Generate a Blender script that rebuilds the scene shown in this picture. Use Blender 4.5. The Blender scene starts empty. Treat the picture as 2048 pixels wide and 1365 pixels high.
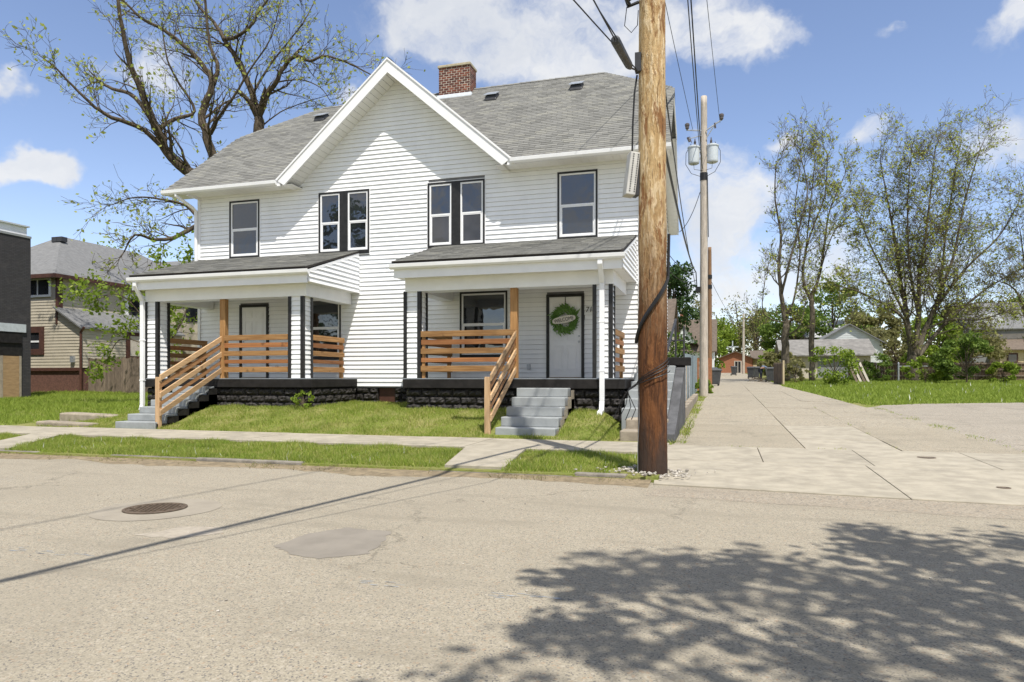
import bpy, bmesh, math, random
import numpy as np
from mathutils import Vector, Matrix
R = math.radians
scene = bpy.context.scene
COL = scene.collection
rng = random.Random(7)

# ------------------------------------------------------------------ camera
FPX, YAW, CAMZ, HOR = 1390.0, math.atan(416 / 1390), 1.27, 757.0
cam_d = bpy.data.cameras.new('camera')
cam_d.sensor_width = 36.0
cam_d.lens = FPX / 2048 * 36
cam_d.shift_y = (HOR - 682.5) / 2048
cam_d.clip_start, cam_d.clip_end = 0.05, 2000
cam = bpy.data.objects.new('camera', cam_d)
COL.objects.link(cam)
cam.location = (0, 0, CAMZ)
cam.rotation_euler = (R(90), 0, YAW)
scene.camera = cam
SY, CY = math.sin(YAW), math.cos(YAW)

def P(px, py, d):
    """photo pixel + depth in metres -> world point"""
    a, b = (px - 1024) / FPX, -(py - HOR) / FPX
    return Vector(((a * CY - SY) * d, (a * SY + CY) * d, CAMZ + b * d))

# ------------------------------------------------------------------ sun + sky
SUN = Vector((0.40, -0.57, 1.30)).normalized()
sl = bpy.data.lights.new('sun', 'SUN')
sl.energy, sl.angle, sl.color = 5.0, R(0.53), (1.0, 0.955, 0.88)
so = bpy.data.objects.new('sun', sl)
COL.objects.link(so)
so.rotation_euler = (-SUN).to_track_quat('-Z', 'Y').to_euler()
so.location = (20, -25, 60)

world = bpy.data.worlds.new('World')
scene.world = world
world.use_nodes = True
nt = world.node_tree
nt.nodes.clear()
def N(t, typ, **kw):
    n = t.nodes.new(typ)
    for k, v in kw.items():
        setattr(n, k, v)
    return n
def setin(t, sock, v):
    if hasattr(v, 'is_output'):
        t.links.new(v, sock)
    else:
        sock.default_value = v
def M1(t, op, a, b=0.0, c=None, clamp=False):
    n = N(t, 'ShaderNodeMath', operation=op, use_clamp=clamp)
    setin(t, n.inputs[0], a); setin(t, n.inputs[1], b)
    if c is not None: setin(t, n.inputs[2], c)
    return n.outputs[0]
def VM(t, op, a, b=None):
    n = N(t, 'ShaderNodeVectorMath', operation=op)
    setin(t, n.inputs[0], a)
    if b is not None: setin(t, n.inputs[1], b)
    return n
def smooth(t, v, a, b, lo=0.0, hi=1.0):
    n = N(t, 'ShaderNodeMapRange', interpolation_type='SMOOTHSTEP')
    setin(t, n.inputs[0], v)
    for i, q in zip((1, 2, 3, 4), (a, b, lo, hi)): n.inputs[i].default_value = q
    return n.outputs[0]
def mixc(t, f, a, b, typ='MIX'):
    n = N(t, 'ShaderNodeMix', data_type='RGBA', blend_type=typ)
    setin(t, n.inputs['Factor'], f)
    for s, v in ((n.inputs[6], a), (n.inputs[7], b)):
        if hasattr(v, 'is_output'): t.links.new(v, s)
        else: s.default_value = (*v[:3], 1)
    return n.outputs[2]
def noise(t, vec, scale, detail=4, rough=0.55, out=0):
    n = N(t, 'ShaderNodeTexNoise')
    if vec is not None: t.links.new(vec, n.inputs['Vector'])
    n.inputs['Scale'].default_value = scale
    n.inputs['Detail'].default_value = detail
    n.inputs['Roughness'].default_value = rough
    return n.outputs[out]

tc = N(nt, 'ShaderNodeTexCoord')
dirv = VM(nt, 'NORMALIZE', tc.outputs['Generated']).outputs[0]
sky = N(nt, 'ShaderNodeTexSky', sky_type='NISHITA')
sky.sun_disc = False
sky.sun_elevation = math.asin(SUN.z)
sky.sun_rotation = math.atan2(SUN.x, SUN.y)
sky.air_density, sky.dust_density, sky.ozone_density = 0.9, 0.15, 1.4
# clouds: warped puffs in sky directions, plus an unseen field round the rest of the sky, thickened to whiten shadow fill
w1 = VM(nt, 'SUBTRACT', noise(nt, dirv, 7, 5, 0.6, 1), (0.5, 0.5, 0.5)).outputs[0]
w2 = VM(nt, 'MULTIPLY', w1, (0.16, 0.16, 0.14)).outputs[0]
wd = VM(nt, 'ADD', dirv, w2).outputs[0]
sq = VM(nt, 'MULTIPLY', wd, (1, 1, 1.5)).outputs[0]
PUFFS = [  # px, py, radius (px)
 (810, 30, 100), (910, 60, 105), (1060, 80, 150), (1210, 60, 130), (1410, 50, 130), (1500, 110, 80),
 (1565, 265, 48), (1765, 275, 64), (2010, 270, 85), (2025, 40, 85), (1790, 25, 38),
 (1400, 350, 110), (1490, 400, 90), (1425, 480, 95), (1430, 595, 150), (1660, 520, 95),
 (40, 335, 54), (112, 340, 52), (5, 180, 34), (300, 150, 90), (720, 170, 70), (1850, 560, 95)]
field = None
for px, py, rad in PUFFS:
    c = P(px, py, 1.0) - Vector((0, 0, CAMZ)); c.normalize()
    dd = VM(nt, 'DISTANCE', sq, (c.x, c.y, c.z * 1.5)).outputs['Value']
    f = smooth(nt, dd, 0.0, rad / FPX * 1.45, 1.0, 0.0)
    field = f if field is None else M1(nt, 'ADD', field, f)
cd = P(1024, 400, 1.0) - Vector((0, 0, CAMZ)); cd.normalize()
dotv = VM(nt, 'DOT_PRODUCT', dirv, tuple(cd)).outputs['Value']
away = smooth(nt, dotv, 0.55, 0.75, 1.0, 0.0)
fill_clouds = M1(nt, 'MULTIPLY', smooth(nt, noise(nt, sq, 2.6, 6, 0.6), 0.38, 0.56), away)
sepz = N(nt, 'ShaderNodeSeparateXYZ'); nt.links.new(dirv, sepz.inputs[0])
fill_clouds = M1(nt, 'MULTIPLY', fill_clouds, smooth(nt, sepz.outputs[2], 0.0, 0.1))
n_f = noise(nt, sq, 9, 6, 0.62)
n_g = noise(nt, sq, 24, 5, 0.6)
tex = M1(nt, 'ADD', M1(nt, 'MULTIPLY', M1(nt, 'SUBTRACT', n_f, 0.5), 1.7), M1(nt, 'MULTIPLY', M1(nt, 'SUBTRACT', n_g, 0.5), 0.5))
dens = M1(nt, 'ADD', M1(nt, 'MINIMUM', M1(nt, 'MAXIMUM', field, fill_clouds), 1.0), tex)
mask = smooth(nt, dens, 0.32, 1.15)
shade = smooth(nt, noise(nt, sq, 5, 5, 0.6), 0.35, 0.65)
ccol = mixc(nt, shade, (6.6, 6.85, 7.3), (8.1, 8.15, 8.2))
skyt = mixc(nt, 1.0, sky.outputs[0], (1.86, 1.69, 1.70), 'MULTIPLY')
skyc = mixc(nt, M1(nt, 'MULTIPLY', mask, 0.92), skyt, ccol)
bg = N(nt, 'ShaderNodeBackground'); bg.inputs[1].default_value = 0.095
wo = N(nt, 'ShaderNodeOutputWorld')
nt.links.new(skyc, bg.inputs[0]); nt.links.new(bg.outputs[0], wo.inputs[0])

vs = scene.view_settings
vs.view_transform, vs.look, vs.gamma, vs.exposure = 'Standard', 'None', 1.0, 0.25
vs.use_curve_mapping = False
scene.cycles.max_bounces = 4
scene.cycles.transparent_max_bounces = 8

# ------------------------------------------------------------------ materials
MATS = {}
def newmat(name):
    m = bpy.data.materials.new(name); m.use_nodes = True
    t = m.node_tree
    b = t.nodes['Principled BSDF']
    MATS[name] = m
    return m, t, b
def objco(t):
    return N(t, 'ShaderNodeTexCoord').outputs['Object']
def posco(t):
    return N(t, 'ShaderNodeNewGeometry').outputs['Position']
def scaled(t, v, s):
    return VM(t, 'MULTIPLY', v, s).outputs[0]
def bump(t, b, h, strength=0.3, dist=0.02):
    n = N(t, 'ShaderNodeBump'); n.inputs['Strength'].default_value = strength; n.inputs['Distance'].default_value = dist
    t.links.new(h, n.inputs['Height']); t.links.new(n.outputs[0], b.inputs['Normal'])
def rnd(t):
    o = N(t, 'ShaderNodeObjectInfo').outputs['Random']
    i = N(t, 'ShaderNodeNewGeometry').outputs['Random Per Island']
    return M1(t, 'FRACT', M1(t, 'ADD', o, i))
def ramp(t, f, stops):
    n = N(t, 'ShaderNodeValToRGB')
    el = n.color_ramp.elements
    while len(el) < len(stops): el.new(0.5)
    for e, (p, c) in zip(el, stops): e.position = p; e.color = (*c, 1)
    t.links.new(f, n.inputs[0])
    return n.outputs[0]
def simple(name, c, rough=0.6, var=0.12, scale=6.0, bmp=0.0, bscale=40.0, spec=0.4, metal=0.0, piece=0.0, stretch=(1, 1, 1), grime=0.0):
    m, t, b = newmat(name)
    v = scaled(t, posco(t), stretch)
    n1 = noise(t, v, scale, 5, 0.6)
    col = mixc(t, smooth(t, n1, 0.3, 0.7), tuple(x * (1 - var) for x in c), tuple(min(1, x * (1 + var)) for x in c))
    if grime:
        g = smooth(t, noise(t, v, scale * 0.35, 6, 0.65), 0.52, 0.72)
        col = mixc(t, M1(t, 'MULTIPLY', g, grime), col, tuple(x * 0.45 for x in c))
    if piece:
        k = M1(t, 'ADD', M1(t, 'MULTIPLY', rnd(t), 2 * piece), 1 - piece)
        h = N(t, 'ShaderNodeHueSaturation'); t.links.new(col, h.inputs['Color']); t.links.new(k, h.inputs['Value']); col = h.outputs[0]
    t.links.new(col, b.inputs['Base Color'])
    b.inputs['Roughness'].default_value = rough
    b.inputs['Specular IOR Level'].default_value = spec
    b.inputs['Metallic'].default_value = metal
    if bmp: bump(t, b, noise(t, v, bscale, 4, 0.6), bmp)
    return m
simple('white_vinyl', (0.83, 0.835, 0.835), 0.45, 0.03, 2.5, piece=0.015, stretch=(1, 1, 0.35), grime=0.10)
simple('backing_grey', (0.16, 0.16, 0.165), 0.8, 0.1, 3)
simple('white_trim', (0.80, 0.80, 0.80), 0.4, 0.03, 3)
simple('soffit_white', (0.78, 0.77, 0.73), 0.5, 0.03, 3, piece=0.02)
simple('porch_ceiling', (0.80, 0.79, 0.75), 0.5, 0.03, 3)
simple('black_paint', (0.016, 0.015, 0.015), 0.45, 0.3, 8, bmp=0.15)
simple('foundation_black', (0.024, 0.021, 0.019), 0.6, 0.35, 7, bmp=0.5, bscale=60, piece=0.25)
simple('slab_black', (0.019, 0.017, 0.016), 0.75, 0.3, 5, bmp=0.5, bscale=50, spec=0.2)
simple('cheek_grey', (0.085, 0.085, 0.087), 0.8, 0.3, 3, bmp=0.5, bscale=40, grime=0.5)
simple('step_grey', (0.30, 0.315, 0.315), 0.6, 0.09, 4, bmp=0.3, bscale=60, grime=0.3)
simple('deck_grey', (0.28, 0.31, 0.33), 0.6, 0.1, 4)
simple('concrete', (0.35, 0.312, 0.242), 0.9, 0.14, 3.5, bmp=0.4, bscale=120, piece=0.06, grime=0.36)
simple('old_concrete', (0.30, 0.255, 0.195), 0.95, 0.18, 5, bmp=0.6, bscale=60, piece=0.1, grime=0.35)
simple('kerb_stone', (0.20, 0.18, 0.15), 0.9, 0.25, 6, bmp=0.5, bscale=60, piece=0.15, grime=0.4)
simple('pebbles', (0.36, 0.33, 0.285), 0.9, 0.2, 8, piece=0.35)
simple('dark_metal', (0.035, 0.035, 0.038), 0.5, 0.2, 8)
simple('cable_black', (0.012, 0.012, 0.013), 0.5, 0.2, 8)
simple('galvanised', (0.42, 0.44, 0.46), 0.45, 0.15, 10, metal=0.6)
simple('transformer_grey', (0.50, 0.54, 0.56), 0.45, 0.06, 6)
simple('box_grey', (0.50, 0.49, 0.46), 0.6, 0.1, 9)
simple('brown_trim', (0.075, 0.03, 0.02), 0.6, 0.2, 5)
simple('beige_siding', (0.46, 0.41, 0.315), 0.6, 0.06, 2, piece=0.04, grime=0.12)
simple('plastic_dark', (0.055, 0.057, 0.06), 0.5, 0.2, 5)
simple('plastic_blue', (0.03, 0.12, 0.30), 0.5, 0.1, 5)
simple('tan_brick', (0.47, 0.36, 0.235), 0.85, 0.15, 14, piece=0.15)
simple('blue_grey_panel', (0.22, 0.27, 0.29), 0.6, 0.1, 5, piece=0.08)
simple('rust_wood', (0.30, 0.13, 0.06), 0.8, 0.2, 8, piece=0.15)
simple('siding_white_far', (0.62, 0.64, 0.64), 0.6, 0.05, 2, piece=0.05)
simple('siding_grey_far', (0.24, 0.25, 0.25), 0.6, 0.08, 2)
simple('cream_wall', (0.52, 0.42, 0.27), 0.7, 0.07, 2)
simple('stucco_white', (0.50, 0.45, 0.38), 0.8, 0.1, 3)
simple('dark_brick', (0.125, 0.06, 0.045), 0.85, 0.25, 12, bmp=0.5, bscale=30)
simple('red_brick_far', (0.30, 0.125, 0.065), 0.85, 0.15, 9)
simple('fence_weathered', (0.175, 0.135, 0.10), 0.9, 0.25, 5, piece=0.22, stretch=(4, 4, 0.6))
simple('fence_dark', (0.115, 0.075, 0.045), 0.9, 0.3, 5, piece=0.25, stretch=(4, 4, 0.6))
simple('plywood', (0.33, 0.215, 0.11), 0.8, 0.15, 3, stretch=(1, 1, 4))
simple('grey_roof_far', (0.15, 0.15, 0.148), 0.9, 0.15, 5, bmp=0.3, bscale=20, piece=0.12)
simple('warm_roof_far', (0.20, 0.19, 0.175), 0.9, 0.2, 2, bmp=0.3, bscale=20, grime=0.35)
simple('brown_roof_far', (0.135, 0.105, 0.08), 0.9, 0.2, 5, bmp=0.3, bscale=20, piece=0.12)
simple('pale_roof_far', (0.42, 0.43, 0.43), 0.8, 0.1, 4)
simple('felt_dark', (0.03, 0.026, 0.024), 0.9, 0.2, 5)
simple('denim', (0.03, 0.035, 0.05), 0.9, 0.15, 9)
simple('shirt_blue', (0.16, 0.22, 0.34), 0.9, 0.1, 9)
simple('skin', (0.42, 0.25, 0.17), 0.6, 0.05, 9)
simple('sign_board', (0.70, 0.66, 0.58), 0.7, 0.06, 9)
simple('paint_blue', (0.31, 0.34, 0.37), 0.9, 0.15, 30)
simple('asphalt_patch', (0.25, 0.222, 0.182), 0.95, 0.10, 3, bmp=0.5, bscale=160, grime=0.12)
simple('collar_concrete', (0.305, 0.268, 0.21), 0.95, 0.08, 4, bmp=0.4, bscale=160)
simple('pale_patch', (0.36, 0.315, 0.25), 0.95, 0.12, 14, bmp=0.4, bscale=120)
simple('rusty_iron', (0.12, 0.088, 0.06), 0.7, 0.3, 25, bmp=0.4, bscale=90, metal=0.2)
simple('mortar', (0.52, 0.46, 0.38), 0.95, 0.15, 20)
simple('stone_cap', (0.40, 0.35, 0.24), 0.9, 0.15, 10, bmp=0.3)
simple('flashing', (0.45, 0.48, 0.50), 0.5, 0.1, 8)
simple('porcelain', (0.10, 0.085, 0.08), 0.35, 0.1, 8)
simple('dark_void', (0.012, 0.009, 0.007), 0.9, 0.2, 5)

def mat_wood(name, c1, c2, axis):
    m, t, b = newmat(name)
    s = [34, 34, 34]; s[axis] = 1.6
    o = N(t, 'ShaderNodeObjectInfo').outputs['Random']
    off = N(t, 'ShaderNodeCombineXYZ'); 
    for i in range(3): t.links.new(M1(t, 'MULTIPLY', o, 37.0), off.inputs[i])
    v = VM(t, 'ADD', scaled(t, posco(t), tuple(s)), off.outputs[0]).outputs[0]
    g = noise(t, v, 1.0, 5, 0.65)
    k = noise(t, VM(t, 'ADD', scaled(t, posco(t), (3.5, 3.5, 3.5)), off.outputs[0]).outputs[0], 1.0, 2)
    col = mixc(t, smooth(t, g, 0.3, 0.7), c1, c2)
    col = mixc(t, M1(t, 'MULTIPLY', smooth(t, k, 0.66, 0.74), 0.6), col, tuple(x * 0.35 for x in c1))
    kk = M1(t, 'ADD', M1(t, 'MULTIPLY', o, 0.45), 0.78)
    h = N(t, 'ShaderNodeHueSaturation'); t.links.new(col, h.inputs['Color']); t.links.new(kk, h.inputs['Value'])
    t.links.new(h.outputs[0], b.inputs['Base Color'])
    b.inputs['Roughness'].default_value = 0.65
    b.inputs['Specular IOR Level'].default_value = 0.3
    bump(t, b, g, 0.2)
for ax, nm in ((0, 'x'), (1, 'y'), (2, 'z')):
    mat_wood('cedar_' + nm, (0.23, 0.112, 0.038), (0.40, 0.225, 0.09), ax)
    mat_wood('pine_' + nm, (0.38, 0.235, 0.12), (0.54, 0.37, 0.215), ax)
    mat_wood('cedar_dark_' + nm, (0.22, 0.085, 0.03), (0.34, 0.15, 0.055), ax)  # dark woods: redder tint for narrow boards, with their set-back shade painted in
    mat_wood('pine_dark_' + nm, (0.26, 0.125, 0.055), (0.38, 0.21, 0.10), ax)

def mat_shingle(name, c, warm):
    m, t, b = newmat(name)
    r = rnd(t)
    col = ramp(t, r, [(0.0, tuple(x * 0.72 for x in c)), (0.35, c), (0.7, tuple(x * 1.12 for x in c)), (1.0, warm)])
    big = noise(t, posco(t), 0.9, 4, 0.6)
    col = mixc(t, M1(t, 'MULTIPLY', smooth(t, big, 0.4, 0.7), 0.35), col, tuple(x * 0.8 for x in c))
    sp = noise(t, posco(t), 160, 2, 0.7)
    col = mixc(t, M1(t, 'MULTIPLY', sp, 0.5), col, tuple(x * 0.5 for x in c))
    t.links.new(col, b.inputs['Base Color'])
    b.inputs['Roughness'].default_value = 0.92
    b.inputs['Specular IOR Level'].default_value = 0.2
    bump(t, b, sp, 0.4, 0.01)
mat_shingle('shingle', (0.22, 0.217, 0.20), (0.29, 0.283, 0.245))

def mat_brick(name, cols):
    m, t, b = newmat(name)
    col = ramp(t, rnd(t), cols)
    n1 = noise(t, posco(t), 30, 4, 0.65)
    col = mixc(t, M1(t, 'MULTIPLY', smooth(t, n1, 0.45, 0.75), 0.55), col, (0.05, 0.03, 0.025))
    t.links.new(col, b.inputs['Base Color']); b.inputs['Roughness'].default_value = 0.9
    bump(t, b, n1, 0.5)
mat_brick('red_brick', [(0, (0.07, 0.022, 0.017)), (0.4, (0.115, 0.032, 0.021)), (0.75, (0.165, 0.046, 0.026)), (1, (0.23, 0.075, 0.042))])

def mat_black_brick():
    m, t, b = newmat('black_brick')
    br = N(t, 'ShaderNodeTexBrick')
    v = N(t, 'ShaderNodeSeparateXYZ'); t.links.new(posco(t), v.inputs[0])
    c = N(t, 'ShaderNodeCombineXYZ')
    t.links.new(M1(t, 'ADD', v.outputs[0], v.outputs[1]), c.inputs[0]); t.links.new(v.outputs[2], c.inputs[1])
    t.links.new(c.outputs[0], br.inputs['Vector'])
    br.inputs['Scale'].default_value = 1.0
    br.inputs['Brick Width'].default_value = 0.21; br.inputs['Row Height'].default_value = 0.072; br.inputs['Mortar Size'].default_value = 0.008
    br.inputs['Color1'].default_value = (0.045, 0.042, 0.044, 1); br.inputs['Color2'].default_value = (0.033, 0.03, 0.032, 1); br.inputs['Mortar'].default_value = (0.022, 0.02, 0.02, 1)
    n1 = noise(t, posco(t), 3, 5)
    col = mixc(t, M1(t, 'MULTIPLY', smooth(t, n1, 0.5, 0.75), 0.4), br.outputs[0], (0.07, 0.062, 0.06))
    t.links.new(col, b.inputs['Base Color']); b.inputs['Roughness'].default_value = 0.8
    bump(t, b, br.outputs['Fac'], -0.5, 0.01)
mat_black_brick()

def mat_glass(name, base, ior=1.9):
    m, t, b = newmat(name)
    wv = noise(t, posco(t), 2.2, 2)
    t.links.new(mixc(t, smooth(t, noise(t, posco(t), 1.1, 3), 0.3, 0.7), tuple(x * 0.6 for x in base), base), b.inputs['Base Color'])
    b.inputs['Roughness'].default_value = 0.02
    b.inputs['IOR'].default_value = ior
    bump(t, b, wv, 0.08, 0.05)
mat_glass('glass', (0.022, 0.025, 0.03), 2.0)
mat_glass('glass_screen', (0.085, 0.085, 0.09), 1.4)
mat_glass('glass_far', (0.03, 0.032, 0.036), 1.6)

def mat_pole():
    m, t, b = newmat('pole_wood')
    p0 = posco(t); sx = N(t, 'ShaderNodeSeparateXYZ'); t.links.new(p0, sx.inputs[0])
    z = sx.outputs[2]
    p = VM(t, 'ADD', p0, scaled(t, noise(t, scaled(t, p0, (2.5, 2.5, 1.2)), 1.0, 4, 0.6, 1), (0.16, 0.16, 0.5))).outputs[0]
    gr = noise(t, scaled(t, p, (30, 30, 2.6)), 1.0, 6, 0.65)
    pat = noise(t, scaled(t, p, (7, 7, 1.9)), 1.0, 6, 0.7)
    fleck = noise(t, scaled(t, p, (16, 16, 3.2)), 1.0, 5, 0.7)
    light = mixc(t, smooth(t, gr, 0.3, 0.7), (0.40, 0.245, 0.105), (0.62, 0.45, 0.235))
    light = mixc(t, smooth(t, fleck, 0.48, 0.60), light, (0.72, 0.56, 0.35))
    light = mixc(t, M1(t, 'MULTIPLY', smooth(t, pat, 0.52, 0.60), 0.85), light, (0.22, 0.09, 0.028))
    dark = mixc(t, smooth(t, gr, 0.32, 0.68), (0.055, 0.022, 0.009), (0.17, 0.068, 0.024))
    dark = mixc(t, M1(t, 'MULTIPLY', smooth(t, fleck, 0.58, 0.7), 0.5), dark, (0.33, 0.15, 0.05))
    zz = M1(t, 'ADD', z, M1(t, 'MULTIPLY', M1(t, 'SUBTRACT', pat, 0.5), 2.2))
    col = mixc(t, smooth(t, zz, 1.5, 4.2), dark, light)
    col = mixc(t, smooth(t, zz, 0.9, 0.05), col, (0.055, 0.035, 0.026))
    cr = noise(t, scaled(t, p, (45, 45, 1.0)), 1.0, 3, 0.6)
    col = mixc(t, M1(t, 'MULTIPLY', smooth(t, cr, 0.62, 0.68), 0.75), col, (0.04, 0.018, 0.008))
    t.links.new(col, b.inputs['Base Color']); b.inputs['Roughness'].default_value = 0.8; b.inputs['Specular IOR Level'].default_value = 0.25
    h = M1(t, 'ADD', M1(t, 'ADD', gr, M1(t, 'MULTIPLY', fleck, 1.4)), M1(t, 'MULTIPLY', cr, -0.6))
    bump(t, b, h, 0.9, 0.025)
mat_pole()
simple('pole_grey', (0.44, 0.385, 0.32), 0.85, 0.2, 4, bmp=0.4, bscale=30, stretch=(4, 4, 0.5), grime=0.3)
simple('pole_brown', (0.20, 0.115, 0.06), 0.85, 0.2, 4, bmp=0.4, bscale=30, stretch=(4, 4, 0.5))

def mat_bark(name, c1, c2):
    m, t, b = newmat(name)
    g = noise(t, scaled(t, posco(t), (6, 6, 1.5)), 1.5, 6, 0.7)
    t.links.new(mixc(t, smooth(t, g, 0.3, 0.7), c1, c2), b.inputs['Base Color'])
    b.inputs['Roughness'].default_value = 0.9; b.inputs['Specular IOR Level'].default_value = 0.15
    bump(t, b, g, 0.8, 0.05)
mat_bark('bark_brown', (0.035, 0.027, 0.019), (0.125, 0.098, 0.068))
mat_bark('bark_grey', (0.055, 0.045, 0.033), (0.17, 0.145, 0.108))
mat_bark('bark_twig', (0.07, 0.056, 0.038), (0.145, 0.118, 0.082))

def mat_leaf(name, cols, trans=0.35, straw=None):
    m, t, b = newmat(name)
    col = ramp(t, rnd(t), cols)
    n1 = noise(t, posco(t), 0.7, 3)
    col = mixc(t, M1(t, 'MULTIPLY', smooth(t, n1, 0.35, 0.7), 0.45), col, cols[0][1])
    if straw:
        n2 = noise(t, posco(t), 2.6, 5, 0.65)
        col = mixc(t, M1(t, 'MULTIPLY', smooth(t, n2, 0.50, 0.68), 0.42), col, straw)
    t.links.new(col, b.inputs['Base Color']); b.inputs['Roughness'].default_value = 0.6; b.inputs['Specular IOR Level'].default_value = 0.25
    tr = N(t, 'ShaderNodeBsdfTranslucent'); t.links.new(col, tr.inputs[0])
    mx = N(t, 'ShaderNodeMixShader'); mx.inputs[0].default_value = trans
    out = t.nodes['Material Output']
    t.links.new(b.outputs[0], mx.inputs[1]); t.links.new(tr.outputs[0], mx.inputs[2]); t.links.new(mx.outputs[0], out.inputs[0])
mat_leaf('leaf_spring', [(0, (0.26, 0.31, 0.055)), (0.5, (0.40, 0.44, 0.09)), (1, (0.52, 0.54, 0.17))], 0.5)
mat_leaf('leaf_green', [(0, (0.075, 0.125, 0.02)), (0.5, (0.135, 0.21, 0.032)), (1, (0.22, 0.30, 0.06))], 0.42)
mat_leaf('leaf_bright', [(0, (0.14, 0.21, 0.022)), (0.5, (0.23, 0.32, 0.036)), (1, (0.34, 0.42, 0.075))], 0.48)
mat_leaf('leaf_dark', [(0, (0.02, 0.045, 0.012)), (0.5, (0.04, 0.085, 0.02)), (1, (0.08, 0.13, 0.03))])
mat_leaf('leaf_olive', [(0, (0.14, 0.14, 0.05)), (0.5, (0.22, 0.21, 0.08)), (1, (0.31, 0.29, 0.12))], 0.45)
mat_leaf('wreath_green', [(0, (0.075, 0.16, 0.03)), (0.5, (0.14, 0.27, 0.06)), (1, (0.22, 0.37, 0.10))], 0.2)
mat_leaf('grass_blade', [(0, (0.17, 0.25, 0.032)), (0.4, (0.27, 0.365, 0.046)), (0.75, (0.40, 0.43, 0.09)), (1, (0.54, 0.48, 0.22))], 0.45, (0.50, 0.46, 0.17))
mat_leaf('grass_far', [(0, (0.19, 0.26, 0.035)), (0.5, (0.27, 0.36, 0.05)), (1, (0.37, 0.44, 0.09))], 0.45)
mat_leaf('grass_dry', [(0, (0.20, 0.17, 0.08)), (0.5, (0.28, 0.24, 0.12)), (1, (0.15, 0.19, 0.04))], 0.3)
mat_leaf('flower_white', [(0, (0.6, 0.6, 0.55)), (1, (0.75, 0.75, 0.7))], 0.2)

def mat_ground():
    m, t, b = newmat('ground_turf')
    p = posco(t)
    n1 = noise(t, p, 1.3, 6, 0.65); n2 = noise(t, p, 18, 4, 0.7)
    col = mixc(t, smooth(t, n1, 0.4, 0.65), (0.16, 0.19, 0.04), (0.24, 0.23, 0.085))
    col = mixc(t, smooth(t, n2, 0.52, 0.7), col, (0.16, 0.125, 0.07))
    t.links.new(col, b.inputs['Base Color']); b.inputs['Roughness'].default_value = 0.95; b.inputs['Specular IOR Level'].default_value = 0.1
    bump(t, b, n2, 0.6, 0.05)
mat_ground()
def mat_road(name, base, dark=0.55, sc=85.0, streak=True, stain=0.30):
    m, t, b = newmat(name)
    p = posco(t)
    def vor(s, out='Color'):
        n = N(t, 'ShaderNodeTexVoronoi'); t.links.new(p, n.inputs['Vector']); n.inputs['Scale'].default_value = s
        return n.outputs[out]
    v1 = N(t, 'ShaderNodeSeparateColor'); t.links.new(vor(sc), v1.inputs[0])
    v2 = N(t, 'ShaderNodeSeparateColor'); t.links.new(vor(sc * 0.55), v2.inputs[0])
    col = mixc(t, v1.outputs[0], tuple(x * 0.80 for x in base), tuple(x * 1.17 for x in base))
    col = mixc(t, M1(t, 'MULTIPLY', smooth(t, v1.outputs[1], 0.86, 0.93), 0.8), col, tuple(x * dark * 0.55 for x in (base[0], base[0] * 0.95, base[0] * 0.93)))
    col = mixc(t, M1(t, 'MULTIPLY', smooth(t, v2.outputs[2], 0.90, 0.95), 0.3), col, (0.50, 0.44, 0.36))
    col = mixc(t, M1(t, 'MULTIPLY', smooth(t, v2.outputs[1], 0.95, 0.98), 0.4), col, (0.34, 0.21, 0.12))
    big = noise(t, p, 0.55, 6, 0.62); mid = noise(t, scaled(t, p, (0.35, 2.2, 1)), 1.0, 5, 0.6)
    col = mixc(t, M1(t, 'MULTIPLY', smooth(t, big, 0.42, 0.68), 0.4), col, tuple(x * 0.8 for x in base))
    if streak: col = mixc(t, M1(t, 'MULTIPLY', smooth(t, mid, 0.5, 0.72), 0.45), col, tuple(x * 0.66 for x in base))
    st = noise(t, scaled(t, p, (0.9, 0.5, 1)), 1.0, 7, 0.72)
    col = mixc(t, M1(t, 'MULTIPLY', smooth(t, st, 0.52, 0.70), stain), col, tuple(x * 0.62 for x in base))
    # hairline cracks
    vc = N(t, 'ShaderNodeTexVoronoi', feature='DISTANCE_TO_EDGE')
    wp = VM(t, 'ADD', scaled(t, p, (0.6, 0.6, 0.6)), scaled(t, noise(t, p, 2.2, 5, 0.7, 1), (0.55, 0.55, 0.55))).outputs[0]
    t.links.new(wp, vc.inputs['Vector']); vc.inputs['Scale'].default_value = 0.55
    ck = M1(t, 'MULTIPLY', smooth(t, vc.outputs['Distance'], 0.0, 0.010, 1.0, 0.0), smooth(t, noise(t, p, 0.5, 3), 0.47, 0.6))
    col = mixc(t, M1(t, 'MULTIPLY', ck, 0.55), col, tuple(x * 0.35 for x in base))
    t.links.new(col, b.inputs['Base Color']); b.inputs['Roughness'].default_value = 0.93; b.inputs['Specular IOR Level'].default_value = 0.25
    bump(t, b, M1(t, 'ADD', v1.outputs[0], M1(t, 'MULTIPLY', v2.outputs[0], 0.7)), 0.35, 0.006)
mat_road('road_asphalt', (0.322, 0.284, 0.215), 0.6, 120.0)
mat_road('lot_asphalt', (0.325, 0.288, 0.23), 0.5, 60, True, 0.6)
mat_road('alley_rough', (0.328, 0.288, 0.215), 0.6, 80, True, 0.6)
mat_road('alley_far', (0.335, 0.296, 0.225), 0.6, 40, True, 0.6)
mat_road('gutter_asphalt', (0.315, 0.272, 0.208), 0.6, 70)
simple('gutter_soil', (0.235, 0.185, 0.115), 0.98, 0.25, 9, bmp=0.8, bscale=60, grime=0.3)

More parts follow.
